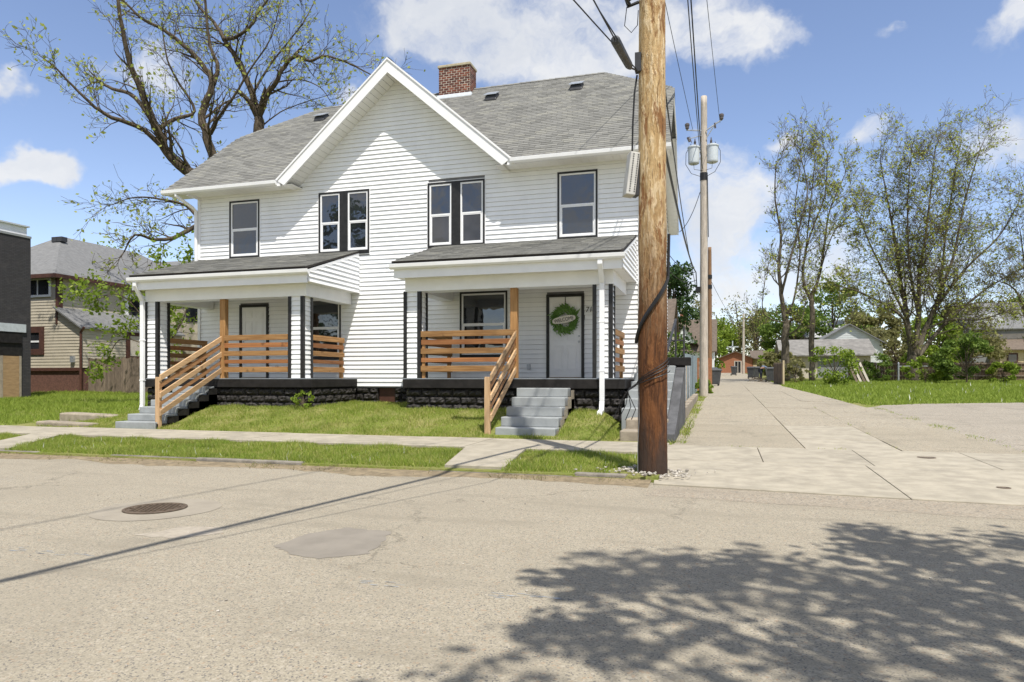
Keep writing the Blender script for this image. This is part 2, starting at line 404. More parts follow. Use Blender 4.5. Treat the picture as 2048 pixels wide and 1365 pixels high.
# ------------------------------------------------------------------ mesh helpers
class MB:
    def __init__(s): s.v = []; s.f = []
    def poly(s, *pts):
        i = len(s.v); s.v += [tuple(p) for p in pts]; s.f.append(tuple(range(i, i + len(pts)))); return s
    def box(s, x0, y0, z0, x1, y1, z1):
        i = len(s.v)
        s.v += [(x0, y0, z0), (x1, y0, z0), (x1, y1, z0), (x0, y1, z0), (x0, y0, z1), (x1, y0, z1), (x1, y1, z1), (x0, y1, z1)]
        s.f += [tuple(i + k for k in q) for q in ((3, 2, 1, 0), (4, 5, 6, 7), (0, 1, 5, 4), (1, 2, 6, 5), (2, 3, 7, 6), (3, 0, 4, 7))]
        return s
    def hexa(s, b, t):
        """bottom 4 points, top 4 points, same winding (ccw from above)"""
        i = len(s.v); s.v += [tuple(p) for p in b] + [tuple(p) for p in t]
        s.f += [tuple(i + k for k in q) for q in ((3, 2, 1, 0), (4, 5, 6, 7), (0, 1, 5, 4), (1, 2, 6, 5), (2, 3, 7, 6), (3, 0, 4, 7))]
        return s
    def prism(s, pts, off):
        n = len(pts); i = len(s.v); off = Vector(off)
        s.v += [tuple(p) for p in pts] + [tuple(Vector(p) + off) for p in pts]
        s.f.append(tuple(range(i + n - 1, i - 1, -1))); s.f.append(tuple(range(i + n, i + 2 * n)))
        for k in range(n): s.f.append((i + k, i + (k + 1) % n, i + n + (k + 1) % n, i + n + k))
        return s
    def tube(s, pts, rad, n=6, caps=True):
        pts = [Vector(p) for p in pts]
        if not hasattr(rad, '__len__'): rad = [rad] * len(pts)
        i0 = len(s.v); prev = None
        for k, p in enumerate(pts):
            d = (pts[min(k + 1, len(pts) - 1)] - pts[max(k - 1, 0)])
            if d.length < 1e-9: d = Vector((0, 0, 1))
            d.normalize()
            if prev is None:
                a = Vector((1, 0, 0)) if abs(d.x) < 0.8 else Vector((0, 1, 0))
                u = d.cross(a).normalized()
            else:
                u = prev - d * prev.dot(d)
                u = u.normalized() if u.length > 1e-6 else d.orthogonal().normalized()
            prev = u; w = d.cross(u); r = rad[k]
            for j in range(n):
                c, q = math.cos(2 * math.pi * j / n) * r, math.sin(2 * math.pi * j / n) * r
                s.v.append((p.x + u.x * c + w.x * q, p.y + u.y * c + w.y * q, p.z + u.z * c + w.z * q))
        for k in range(len(pts) - 1):
            a = i0 + k * n
            for j in range(n):
                j2 = (j + 1) % n
                s.f.append((a + j, a + j2, a + n + j2, a + n + j))
        if caps:
            s.f.append(tuple(range(i0 + n - 1, i0 - 1, -1))); e = i0 + (len(pts) - 1) * n
            s.f.append(tuple(range(e, e + n)))
        return s
    def lathe(s, c, prof, n=16):
        return s.tube([(c[0], c[1], c[2] + z) for r, z in prof], [max(r, 1e-4) for r, z in prof], n) if False else s._lathe(c, prof, n)
    def _lathe(s, c, prof, n):
        i0 = len(s.v)
        for r, z in prof:
            for j in range(n):
                a = 2 * math.pi * j / n
                s.v.append((c[0] + r * math.cos(a), c[1] + r * math.sin(a), c[2] + z))
        for k in range(len(prof) - 1):
            a = i0 + k * n
            for j in range(n):
                j2 = (j + 1) % n; s.f.append((a + j, a + j2, a + n + j2, a + n + j))
        s.f.append(tuple(range(i0 + n - 1, i0 - 1, -1))); e = i0 + (len(prof) - 1) * n; s.f.append(tuple(range(e, e + n)))
        return s
    def mesh(s, name):
        m = bpy.data.meshes.new(name); m.from_pydata(s.v, [], s.f); m.update(); return m

WO = {}
def link(name, data, mat=None, parent=None, loc=None, label=None, cat=None, group=None, kind=None, smooth_=False):
    o = bpy.data.objects.new(name, data); COL.objects.link(o)
    if mat and data is not None and not data.materials: data.materials.append(MATS[mat])
    if smooth_: data.shade_smooth()
    w = Vector(loc) if loc is not None else Vector((0, 0, 0))
    if parent is not None:
        o.parent = parent; o.location = w - WO[parent.name]
    else: o.location = w
    WO[o.name] = w
    tag(o, label, cat, group, kind)
    return o
def tag(o, label=None, cat=None, group=None, kind=None):
    for k, v in (('label', label), ('category', cat), ('group', group), ('kind', kind)):
        if v: o[k] = v
    return o
def O(name, mb, mat, parent=None, **kw):
    return link(name, mb.mesh(name), mat, parent, **kw)
def E_(name, loc, label=None, cat=None, group=None, kind=None):
    return link(name, None, None, None, loc, label, cat, group, kind)
def bevel(o, w=0.01, seg=2):
    m = o.modifiers.new('bevel', 'BEVEL'); m.width = w; m.segments = seg; m.limit_method = 'ANGLE'; m.angle_limit = R(40)
    return o
def copy_tree(o, loc, rotz=0.0, label=None, group=None, scale=None, parent=None):
    c = o.copy(); COL.objects.link(c)
    if parent is None:
        c.location = loc; c.rotation_euler = (0, 0, rotz); WO[c.name] = Vector(loc)
        if scale: c.scale = scale
        if label: c['label'] = label
        if group: c['group'] = group
    else: c.parent = parent
    for ch in list(o.children): copy_tree(ch, None, parent=c)
    return c
def npmesh(name, verts, faces_n, mat, **kw):
    """verts (N,k,3) -> N separate k-gons"""
    n, k, _ = verts.shape
    m = bpy.data.meshes.new(name)
    m.vertices.add(n * k); m.vertices.foreach_set('co', verts.reshape(-1).astype(np.float32))
    m.loops.add(n * k); m.loops.foreach_set('vertex_index', np.arange(n * k, dtype=np.int32))
    m.polygons.add(n); m.polygons.foreach_set('loop_start', np.arange(0, n * k, k, dtype=np.int32))
    try: m.polygons.foreach_set('loop_total', np.full(n, k, dtype=np.int32))
    except Exception: pass
    m.update(); m.validate()
    return link(name, m, mat, **kw)

# ------------------------------------------------------------------ terrain
def sstep(a, b, x):
    t = min(1, max(0, (x - a) / (b - a))); return t * t * (3 - 2 * t)
def ter(y):
    return 0.0235 * (y - 13) if y < 52 else 0.9165 + 0.019 * (y - 52)
def T(x, y):
    if y < 9.04: return -0.10
    if y < 13.3:
        if x > -0.75: return -0.11 + 0.02 * (y - 9)
        return 0.0 + 0.02 * (y - 9.05) / 2.4
    z = 0.05 + max(0.0, ter(y))
    if -16.5 < x < -1.9:
        k = sstep(-16.6, -14.2, x) if x < -14 else sstep(-1.85, -2.6, x)
        z += (0.42 * sstep(13.35, 15.4, y) * (1 - sstep(18, 27, y) * 0.5)) * k
    elif x > -0.9: z -= 0.06
    if x < -14.5: z += 0.05 * math.sin(x * 0.7) * math.sin(y * 0.5) * sstep(14, 17, y)
    return z
def build_ground():
    xs = [-600, -300, -150, -90, -60, -48, -40, -36, -32, -29, -26, -23, -20, -18, -17, -16.5] + [-16.2 + i * 0.35 for i in range(7)] + [-13.6 + i for i in range(11)] + [-2.6, -2.4, -2.2, -2.0, -1.85, -1.4, -0.95, -0.9, -0.76, -0.74, 0, 1, 2, 3, 4, 5, 6, 8, 11, 15, 20, 26, 34, 45, 60, 90, 150, 300, 600]
    ys = [-600, -200, -60, -20, -8, -2, 2, 6, 9.03, 9.05, 10, 11.4, 12.5, 13.28, 13.32] + [13.5 + 0.25 * i for i in range(10)] + [16.5, 17.5, 18.5, 20, 22, 24, 27, 30, 34, 38, 42, 47, 52, 58, 66, 76, 90, 110, 140, 180, 240, 340, 600]
    mb = MB()
    for y in ys:
        for x in xs: mb.v.append((x, y, T(x, y)))
    n = len(xs)
    for j in range(len(ys) - 1):
        for i in range(n - 1): mb.f.append((j * n + i, j * n + i + 1, (j + 1) * n + i + 1, (j + 1) * n + i))
    O('ground', mb, 'ground_turf', kind='structure', label='turf and bare earth under the whole street block')
build_ground()

road = O('road', MB().poly((-250, -7, -0.06), (250, -7, -0.06), (250, 8.55, -0.06), (-0.6, 8.78, -0.06), (-0.9, 9.06, -0.06), (-250, 9.06, -0.06)), 'road_asphalt', kind='structure', label='pale worn asphalt street crossing the foreground')
def blob(pts, z, n=5, jit=0.03, seed=1):
    r = random.Random(seed); out = []
    m = len(pts)
    for i in range(m):
        a, b = Vector(pts[i]), Vector(pts[(i + 1) % m])
        for k in range(n):
            q = a.lerp(b, k / n); out.append((q.x + r.uniform(-jit, jit), q.y + r.uniform(-jit, jit), z))
    return out
# darker asphalt infill strip before the concrete apron
mb = MB(); pts = [(-0.8, 8.0), (0.6, 7.85), (2.2, 7.65), (4.2, 7.5), (9, 7.3), (9, 8.36), (4, 8.42), (1.9, 8.48), (0.5, 8.66), (-0.5, 8.74), (-0.75, 8.5)]
mb.poly(*blob(pts, -0.0585, 6, 0.03, 4))
O('asphalt_strip', mb, 'gutter_asphalt', road)
O('asphalt_patch', MB().poly(*blob([(-3.38, 4.72), (-3.25, 4.66), (-3.1, 4.54), (-2.82, 4.50), (-2.56, 4.73), (-2.62, 5.08), (-2.72, 5.47), (-2.95, 5.49), (-3.2, 5.5), (-3.40, 5.12)], -0.0575, 5, 0.022)), 'asphalt_patch', road)
O('pale_patch', MB().poly(*blob([(-4.75, 4.72), (-4.35, 4.72), (-4.1, 5.0), (-4.25, 5.2), (-4.6, 5.1)], -0.0578, 4, 0.03, 3)), 'pale_patch', road)
for i, ln in enumerate(([(0, 1096), (90, 1102), (200, 1112)], [(988, 1190), (1060, 1192), (1125, 1194)], [(40, 953), (0, 958)], [(700, 1163), (820, 1170)])):
    mb = MB(); r = random.Random(i)
    for a, b in zip(ln[:-1], ln[1:]):
        for k in range(9):
            f = r.random(); px = a[0] + (b[0] - a[0]) * f; py = a[1] + (b[1] - a[1]) * f + r.uniform(-5, 5)
            d = (CAMZ + 0.0535) * FPX / (py - HOR); c = P(px, py, d)
            l, w = r.uniform(0.015, 0.05), r.uniform(0.002, 0.005)
            mb.poly((c.x - l, c.y - w, -0.0572), (c.x + l, c.y - w * 0.3, -0.0572), (c.x + l * 0.8, c.y + w, -0.0572), (c.x - l * 0.7, c.y + w * 0.8, -0.0572))
    O('paint_mark', mb, 'paint_blue', road)

# manhole
mh = E_('manhole_cover', (-5.5, 5.73, -0.05), 'round rusty iron manhole cover set in a concrete collar in the street', 'manhole cover')
mb = MB(); mb.poly(*[(-5.48 + 0.60 * math.cos(a) * (1 + 0.03 * math.sin(3 * a)), 5.73 + 0.60 * math.sin(a), -0.0565) for a in [2 * math.pi * i / 40 for i in range(40)]])
O('concrete_collar', mb, 'collar_concrete', mh)
mb = MB().lathe((-5.5, 5.73, -0.052), [(0.30, 0), (0.30, 0.006), (0.27, 0.008), (0.265, 0.001), (0.255, 0.001), (0.25, 0.005), (0.0, 0.005)], 36)
O('cover', mb, 'rusty_iron', mh)
mb = MB()
for i in range(-5, 6):
    for j in range(-5, 6):
        x, y = i * 0.05 + (j % 2) * 0.025, j * 0.05
        if x * x + y * y < 0.225 ** 2: mb.box(-5.5 + x - 0.014, 5.73 + y - 0.014, -0.0472, -5.5 + x + 0.014, 5.73 + y + 0.014, -0.039)
O('stud', mb, 'rusty_iron', mh, kind='stuff')

for k, (vx, vy, vr, lb) in enumerate(((3.05, 12.1, 0.13, 'oval iron valve cover set in the concrete near the lot edge'), (3.2, 9.5, 0.075, 'small iron valve cap in the driveway apron slab'))):
    zc = -0.048 + 0.026 * (vy - 8.4)
    vc = O('valve_cover', MB().lathe((vx, vy, zc - 0.02), [(vr, 0), (vr, 0.024), (vr * 0.86, 0.026), (vr * 0.8, 0.021), (0.0, 0.022)], 20), 'rusty_iron', label=lb, cat='valve cover')
# kerb, gutter soil
kb = O('kerb', MB().box(-120, 9.07, -0.2, -1.1, 9.13, -0.02), 'kerb_stone', kind='structure', label='low worn stone kerb along the grass verge')
x = -24.0; r = random.Random(3)
while x < -1.4:
    l = r.uniform(1.3, 2.2); x1 = min(x + l, -1.15)
    dz, dy = r.uniform(-0.035, 0.012), r.uniform(-0.02, 0.015)
    bevel(O('kerb_stone', MB().box(x, 9.05 + dy, -0.15, x1 - 0.012, 9.16 + dy, 0.012 + dz), 'kerb_stone', kb), 0.02)
    x = x1
r = random.Random(5)
top = [(x, 8.66 + 0.13 * math.sin(x * 1.7) + r.uniform(-0.1, 0.1)) for x in np.arange(-40, -0.7, 0.22)]
mb = MB()
for (a, b) in zip(top[:-1], top[1:]):
    mb.poly((a[0], a[1], -0.0588), (b[0], b[1], -0.0588), (b[0], 9.06, -0.03), (a[0], 9.06, -0.03))
O('gutter_soil', mb, 'gutter_soil', kind='structure', label='strip of soil and clippings along the kerb')

# sidewalk and walks
sw = O('sidewalk', MB().poly((-250, 11.42, 0.035), (-0.95, 11.42, 0.03), (-0.95, 13.28, 0.035), (-250, 13.28, 0.04)), 'old_concrete', kind='structure', label='concrete sidewalk in front of the white house')
def slab(pts, z0, th, mat, parent, gap=0.007):
    c = Vector((sum(p[0] for p in pts) / len(pts), sum(p[1] for p in pts) / len(pts)))
    q = []
    for p in pts:
        v = Vector((p[0], p[1])) - c; l = v.length; v = v * ((l - gap * 1.4) / l)
        q.append((c.x + v.x, c.y + v.y, z0(c.x + v.x, c.y + v.y) if callable(z0) else z0))
    o = O('paving_slab', MB().prism([(x, y, z - th) for x, y, z in q], (0, 0, th)), mat, parent)
    return bevel(o, 0.006)
r = random.Random(11)
x = -40.0
while x < -1.0:
    x1 = min(x + 1.55, -0.9); dz = r.uniform(-0.005, 0.005)
    slab([(x, 11.45), (x1, 11.45), (x1, 13.26), (x, 13.26)], 0.07 + dz, 0.08, 'concrete', sw); x = x1
fw = O('front_walk', MB().poly((-3.74, 9.2, 0.012), (-2.89, 9.2, 0.012), (-3.2, 11.42, 0.03), (-4.25, 11.42, 0.03)), 'old_concrete', kind='structure', label='short concrete walk from the kerb to the house with the wreath')
def lerp2(a, b, f): return (a[0] + (b[0] - a[0]) * f, a[1] + (b[1] - a[1]) * f)
for A, B, C_, D in (((-3.76, 9.19), (-2.86, 9.19), (-3.18, 11.43), (-4.28, 11.43)),):
    for k in range(2):
        slab([lerp2(A, D, k / 2), lerp2(B, C_, k / 2), lerp2(B, C_, (k + 1) / 2), lerp2(A, D, (k + 1) / 2)], lambda x, y: 0.04 + 0.012 * (y - 9), 0.08, 'concrete', fw)
fw2 = O('side_walk', MB().poly((-12.95, 9.2, 0.012), (-12.0, 9.2, 0.012), (-13.47, 11.42, 0.03), (-14.3, 11.42, 0.03)), 'old_concrete', kind='structure', label='slanting concrete walk across the verge by the dark brick building')
for k in range(2):
    A, B, C_, D = (-12.95, 9.19), (-12.0, 9.19), (-13.47, 11.43), (-14.3, 11.43)
    slab([lerp2(A, D, k / 2), lerp2(B, C_, k / 2), lerp2(B, C_, (k + 1) / 2), lerp2(A, D, (k + 1) / 2)], lambda x, y: 0.04 + 0.012 * (y - 9), 0.08, 'concrete', fw2)

# driveway apron and alley
ap = O('driveway_apron', MB().poly((-0.98, 8.86, -0.075), (9.2, 8.30, -0.075), (9.2, 12.9, -0.02), (-0.98, 12.9, -0.02)), 'old_concrete', kind='structure', label='concrete driveway apron where the alley meets the street')
za = lambda x, y: -0.048 + 0.026 * (y - 8.4) if y < 12.9 else 0.0 + ter(y) + 0.06
def yfront(x): return 8.72 - 0.10 * x if x < 4 else 8.32
for x0, x1 in ((-0.80, 2.0), (2.0, 4.7), (4.7, 7.4), (7.4, 9.3)):
    slab([(x0, yfront(x0)), (x1, yfront(x1)), (x1, 11.0), (x0 if x0 > 0 else -0.93, 11.0)], za, 0.09, 'concrete', ap, 0.006)
for x0, x1 in ((-0.92, 0.62), (0.62, 2.12), (2.12, 3.7), (3.7, 5.4), (5.4, 7.3), (7.3, 9.2)):
    slab([(x0, 11.01), (x1, 11.01), (x1, 12.86), (x0, 12.86)], za, 0.09, 'concrete', ap, 0.006)
al = MB()
ysr = [12.88, 14.6, 17.5, 20.5, 24, 28, 32, 37, 43, 50, 60, 75, 95, 114]
def xr(y): return 4.75 if y < 20 else 4.75 - (y - 20) * 0.045 if y < 44 else 3.67 - (y - 44) * 0.005
for a, b in zip(ysr[:-1], ysr[1:]):
    al.poly((-0.86, a, ter(a) + 0.032), (xr(a) + 0.05, a, ter(a) + 0.032), (xr(b) + 0.05, b, ter(b) + 0.032), (-0.86, b, ter(b) + 0.032))
al = O('alley', al, 'alley_far', kind='structure', label='pale concrete alley running back beside the white house')
zl = lambda x, y: ter(y) + 0.055
for k, (a, b) in enumerate(zip(ysr[:9], ysr[1:10])):
    cols = [(-0.83, 1.42), (1.42, 2.92), (2.92, None)]
    for j, (x0, x1) in enumerate(cols):
        xa, xb = (x1, x1) if x1 else (xr(a), xr(b))
        mt = 'alley_rough' if (k in (0, 1) and j != 1) else ('concrete' if k < 2 else 'alley_far')
        slab([(x0, a), (xa, a), (xb, b), (x0, b)], lambda x, y, q=rng.uniform(-0.006, 0.006): zl(x, y) + q, 0.06, mt, al, 0.008)
lot = MB()
lp = blob([(4.45, 12.92), (9.3, 12.95), (24, 13.4), (24, 30), (14, 29.3), (10.2, 28.6), (6.9, 27.4), (5.3, 26.2), (4.2, 24)], 0, 6, 0.10, 8)
c0 = (12, 20, ter(20) + 0.045)
lpz = [(x, y, ter(y) + 0.045) for x, y, _ in lp]
lot.poly(*lpz)
O('gravel_lot', lot, 'lot_asphalt', kind='structure', label='worn grey gravelly parking lot right of the alley')

# ------------------------------------------------------------------ grass
nrg = np.random.default_rng(5)
def grass(name, xr_, yr_, n, h, w, keep, zf, mat, label, lean=0.5):
    X = nrg.uniform(*xr_, n); Y = nrg.uniform(*yr_, n)
    k = keep(X, Y); X, Y = X[k], Y[k]
    # clumpy height
    cl = 0.8 + 0.5 * np.sin(X * 5.1 + 2 * np.sin(Y * 3.3)) * np.sin(Y * 4.3 + X * 1.7) + nrg.normal(0, 0.12, len(X))
    Z = np.array([zf(a, b) for a, b in zip(X, Y)])
    H = h * np.clip(cl, 0.35, 1.7) * nrg.uniform(0.6, 1.25, len(X)); an = nrg.uniform(0, 2 * np.pi, len(X))
    W = w * nrg.uniform(0.6, 1.3, len(X)); lx, ly = nrg.normal(0, lean, (2, len(X))) * H
    dx, dy = np.cos(an) * W / 2, np.sin(an) * W / 2
    v = np.stack([np.stack([X - dx, Y - dy, Z - 0.01], 1), np.stack([X + dx, Y + dy, Z - 0.01], 1), np.stack([X + lx, Y + ly, Z + H], 1)], 1)
    return npmesh(name, v, 3, mat, label=label, kind='stuff')
def wob(X, s=1.0): return 0.07 * np.sin(X * 2.3 * s) + 0.05 * np.sin(X * 5.9 * s + 1)
def inwalk(X, Y):
    f = (Y - 9.05) / 2.35
    a = (X > -3.74 - 0.52 * f - 0.02) & (X < -2.89 - 0.31 * f + 0.02)
    g = (X > -12.95 - 1.35 * f) & (X < -12.0 - 1.47 * f)
    return a | g
def verge_keep(X, Y):
    e = np.minimum((Y - 9.1), (11.46 - Y))
    edge = nrg.random(len(X)) < np.clip(e / 0.15 + 0.45 + 0.3 * np.sin(X * 1.3) * np.sin(X * 3.7), 0, 1)
    right = X < -1.05 + 0.15 * np.sin(Y * 5)
    pole = ((X + 0.87) ** 2 + (Y - 9.5) ** 2) > 0.36
    return (~inwalk(X, Y)) & edge & right & pole & (Y > 9.08 + wob(X) * 0.8) & (Y < 11.47 + wob(X, 1.3) * 0.4)
grass('verge_grass', (-15, -0.9), (9.05, 11.55), 105000, 0.075, 0.012, verge_keep, lambda x, y: 0.0 + 0.02 * (y - 9.05) / 2.4, 'grass_blade', 'mown grass of the verge between kerb and sidewalk')
def rim_keep(X, Y):
    return (Y > 9.14 - 0.45 * nrg.random(len(X)) ** 2.2) & (np.sin(X * 1.9) + np.sin(X * 4.7 + 1) + nrg.normal(0, 0.6, len(X)) > 0.5) & (~((X > -3.7) & (X < -3.0)))
grass('gutter_weeds', (-14, -0.3), (8.55, 9.14), 26000, 0.055, 0.012, rim_keep, lambda x, y: -0.05, 'grass_dry', 'straggly weeds and dry clippings along the kerb', 0.9)
def lawn_keep(X, Y):
    st = ((X > -4.62) & (X < -3.2) & (Y > 13.6)) | ((X > -14.05) & (X < -12.8) & (Y > 13.25))
    por = ((X > -15.25) & (X < -9.98) & (Y > 15.48)) | ((X > -7.42) & (X < -2.0) & (Y > 15.48))
    sst = (X > -1.95)
    return (~st) & (~por) & (~sst) & (Y > 13.3 + wob(X, 1.4) * 0.5) & (Y < 17.7)
grass('lawn_grass', (-16.5, -1.9), (13.2, 17.7), 125000, 0.07, 0.012, lawn_keep, T, 'grass_blade', 'short sloping lawn in front of the white house')
def yard_keep(X, Y):
    st = (X > -17.6) & (X < -14.9) & (Y > 13.2) & (Y < 14.6)
    hs = (X > -15.6)
    return (~st) & (~hs) & (Y > 13.32 + wob(X) * 0.6) & (Y < 31) & ~((X < -31.3) & (Y > 14.5) & (Y < 25.2))
grass('side_yard_grass', (-36, -15.5), (13.3, 31), 110000, 0.13, 0.025, yard_keep, T, 'grass_far', 'long grass in the yard left of the white house')
def lot_keep(X, Y):
    e = np.interp(X, [3.6, 4.0, 4.6, 5.4, 6.9, 10.2, 14, 24, 45], [43, 38, 28, 26.2, 27.3, 28.6, 29.2, 30, 31])
    return (Y > e + 0.4 * np.sin(X * 3) * 0.4 + nrg.normal(0, 0.12, len(X))) & (Y < 59)
grass('vacant_lot_grass', (3.6, 40), (25, 59), 170000, 0.16, 0.05, lot_keep, T, 'grass_far', 'wide green grass of the vacant lot beyond the parking area')
def fl_keep(X, Y): return lot_keep(X, Y) & (np.sin(X * 0.7) * np.sin(Y * 0.5 + 1) > -0.1) & (Y < 50)
grass('lot_flowers', (5, 40), (27, 52), 900, 0.24, 0.05, fl_keep, T, 'flower_white', 'white seed heads dotted over the vacant lot grass', 0.2)
grass('verge_flowers', (-13, -1.2), (9.2, 11.4), 110, 0.10, 0.012, lambda X, Y: verge_keep(X, Y), lambda x, y: 0.02, 'flower_white', 'small pale dandelion clocks in the verge', 0.3)
def al_keep(X, Y): return nrg.random(len(X)) < (0.25 + 0.75 * (np.sin(Y * 2.1) + np.sin(Y * 0.83 + 2) > 0.4))
grass('alley_weeds', (-0.98, -0.6), (13.2, 34), 4200, 0.10, 0.018, al_keep, lambda x, y: ter(y) + 0.05, 'grass_blade', 'weeds growing along the alley edge by the low wall', 0.7)
def joint_keep(X, Y): return (np.abs(X - 2.92 + 0.02 * np.sin(Y * 3)) < 0.035) | ((np.abs(Y - 12.87) < 0.03) & (X < 2.2)) | ((np.abs(X - 4.78) < 0.12 + 0.1 * np.sin(Y * 2.2)) & (nrg.random(len(X)) < 0.4))
grass('joint_weeds', (-0.7, 5.2), (12.75, 26), 60000, 0.035, 0.014, lambda X, Y: joint_keep(X, Y) & (np.sin(X * 4.1) + np.sin(Y * 2.9) + nrg.normal(0, 0.4, len(X)) > 0.35), lambda x, y: ter(y) + 0.05 if y > 12.9 else 0.06, 'grass_blade', 'moss and weeds in the joints of the alley paving', 0.9)

# ------------------------------------------------------------------ HOUSE
FY, XL, XR_, ZS = 17.8, -15.42, -1.92, 1.04
RY = 27.2
house = E_('house', (-8.68, 17.8, 0.5), 'white clapboard two-storey double house with twin porches and a central gable', 'house')
XC = -8.70
ZE, YE, SL, ZR, YR = 7.0, 17.25, 0.80, 11.2, 22.5      # main roof: eave z, eave y, slope, ridge
GS, GZ, GHW = 0.865, 10.02, 3.49                       # cross gable slope, peak, half width
WIN = {'single window': [], 'x': []}
# openings on the front wall (trim outer): x0,x1,z0,z1
OPEN = [(-14.29, -13.22, 4.85, 6.64), (-11.2, -9.56, 4.83, 6.66), (-7.76, -6.09, 4.83, 6.67), (-4.08, -3.02, 4.85, 6.66),
        (-13.93, -12.91, 1.27, 3.48), (-11.86, -10.47, 1.80, 3.62), (-6.81, -5.45, 1.80, 3.62), (-4.38, -3.37, 1.27, 3.47)]
fwall = MB()
fwall.box(XL + 0.02, FY + 0.02, 1.0, XR_ - 0.02, FY + 0.12, 6.86)
fwall.prism([(XC - 3.4, FY + 0.02, 6.87), (XC + 3.4, FY + 0.02, 6.87), (XC, FY + 0.02, 9.78)], (0, 0.1, 0))
fwall = O('front_wall', fwall, 'backing_grey', house)
EXP = 0.1245
def wedge(mb, p0, p1, q0, q1, nrm, t0=0.030, t1=0.003):
    """clapboard: bottom edge p0-p1, top edge q0-q1 on the wall plane; nrm = outward"""
    n = Vector(nrm)
    p0, p1, q0, q1 = map(Vector, (p0, p1, q0, q1)); p0.z += 0.0045; p1.z += 0.0045
    a = [p0, p1, p1 + n * t0, p0 + n * t0]; b = [q0, q1, q1 + n * t1, q0 + n * t1]
    i = len(mb.v); mb.v += [tuple(v) for v in a + b]
    mb.f += [tuple(i + k for k in f) for f in ((0, 3, 2, 1), (4, 5, 6, 7), (3, 7, 6, 2), (0, 4, 7, 3), (1, 2, 6, 5), (0, 1, 5, 4))]
def subtract(x0, x1, cuts):
    segs = [(x0, x1)]
    for c0, c1 in cuts:
        out = []
        for a, b in segs:
            if c1 <= a or c0 >= b: out.append((a, b)); continue
            if c0 > a: out.append((a, c0))
            if c1 < b: out.append((c1, b))
        segs = out
    return [s for s in segs if s[1] - s[0] > 0.03]
z = ZS
while z < 9.85:
    z1 = z + EXP; mb = MB()
    if z < 6.8:
        zt = z1
        cuts = [(o[0] + 0.01, o[1] - 0.01) for o in OPEN if o[2] < z1 - 0.02 and o[3] > z + 0.02]
        # porch roofs cover part of the wall
        if 3.72 < z < 4.80: cuts += [(-15.3, -9.95), (-7.45, -2.1)]
        jo = rng.uniform(0, 3.6); js = [XL + jo + 3.66 * k for k in range(4)]
        for a, b in subtract(XL + 0.05, XR_ - 0.05, cuts + [(j, j + 0.003) for j in js]):
            mb = MB(); wedge(mb, (a, FY + 0.02, z), (b, FY + 0.02, z), (a, FY + 0.02, zt), (b, FY + 0.02, zt), (0, -1, 0))
            O('clapboard', mb, 'white_vinyl', fwall)
        mb = MB()
    else:
        h0, h1 = (9.80 - z) / GS, (9.80 - z1) / GS
        if h0 <= 0.05: break
        h1 = max(h1, 0.01)
        wedge(mb, (XC - h0, FY + 0.02, z), (XC + h0, FY + 0.02, z), (XC - h1, FY + 0.02, z1), (XC + h1, FY + 0.02, z1), (0, -1, 0))
    if mb.v: O('clapboard', mb, 'white_vinyl', fwall)
    z = z1
# corner boards
O('corner_board', MB().box(XL - 0.03, FY - 0.03, 1.0, XL + 0.06, FY + 0.07, 6.86), 'white_trim', fwall)
O('corner_board', MB().box(XR_ - 0.06, FY - 0.03, 1.0, XR_ + 0.03, FY + 0.07, 6.86), 'white_trim', fwall)
# side and rear walls
for sx, xw, nm in ((-1, XL, 'west_wall'), (1, XR_, 'east_wall')):
    xi = xw - sx * 0.02
    w = MB().box(min(xi, xi - sx * 0.1), FY + 0.14, 0.9, max(xi, xi - sx * 0.1), RY, 6.86)
    w.prism([(xi - sx * 0.05, FY + 0.15, 6.9), (xi - sx * 0.05, RY, 6.9), (xi - sx * 0.05, 24.2, 9.35), (xi - sx * 0.05, 20.8, 9.35)], (-sx * 0.05, 0, 0))
    w = O(nm, w, 'backing_grey', house)
    z = ZS
    while z < 9.3:
        z1 = z + EXP
        if z < 6.75: a0, a1, b0, b1 = FY + 0.1, RY, FY + 0.1, RY
        else:
            f = lambda q: (YE + 0.22 + (q - 6.95) / SL)
            a0, b0 = f(z), f(z1); a1, b1 = 45 - a0, 45 - b0
        mb = MB()
        if sx > 0: wedge(mb, (xi, a0, z), (xi, a1, z), (xi, b0, z1), (xi, b1, z1), (1, 0, 0))
        else: wedge(mb, (xi, a1, z), (xi, a0, z), (xi, b1, z1), (xi, b0, z1), (-1, 0, 0))
        O('clapboard', mb, 'white_vinyl', w)
        z = z1
O('rear_wall', MB().box(XL + 0.02, RY - 0.1, 0.5, XR_ - 0.02, RY + 0.02, 6.86), 'white_vinyl', house)

# main roof deck
def lid(mb, pts, th):
    mb.prism([(x, y, z - th) for x, y, z in pts], (0, 0, th))
def zr(y): return ZE + SL * (y - YE)
XLr, XRr = -16.22, -1.15
JY = 20.56
deck = MB()
lp_ = [(XLr, YE, ZE), (XC - GHW, YE, ZE), (XC, 21.02, zr(21.02)), (XC, YR, ZR), (-13.95, YR, ZR), (XLr, JY, zr(JY))]
rp_ = [(XC + GHW, YE, ZE), (XRr, YE, ZE), (XRr - 0.1, JY, zr(JY)), (-3.62, YR, ZR), (XC, YR, ZR), (XC, 21.02, zr(21.02))]
for q in (lp_, rp_): lid(deck, q, 0.06)
bp = [(XLr, 27.75, ZE), (XLr, 45 - JY, zr(JY)), (-13.95, YR, ZR), (-3.62, YR, ZR), (XRr - 0.3, 45 - JY, zr(JY)), (XRr - 0.38, 27.75, ZE)]
lid(deck, bp[::-1], 0.06)
lid(deck, [(XLr, JY, zr(JY)), (-13.95, YR, ZR), (XLr, 45 - JY, zr(JY))], 0.06)
lid(deck, [(XRr - 0.1, JY, zr(JY)), (XRr - 0.3, 45 - JY, zr(JY)), (-3.62, YR, ZR)], 0.06)
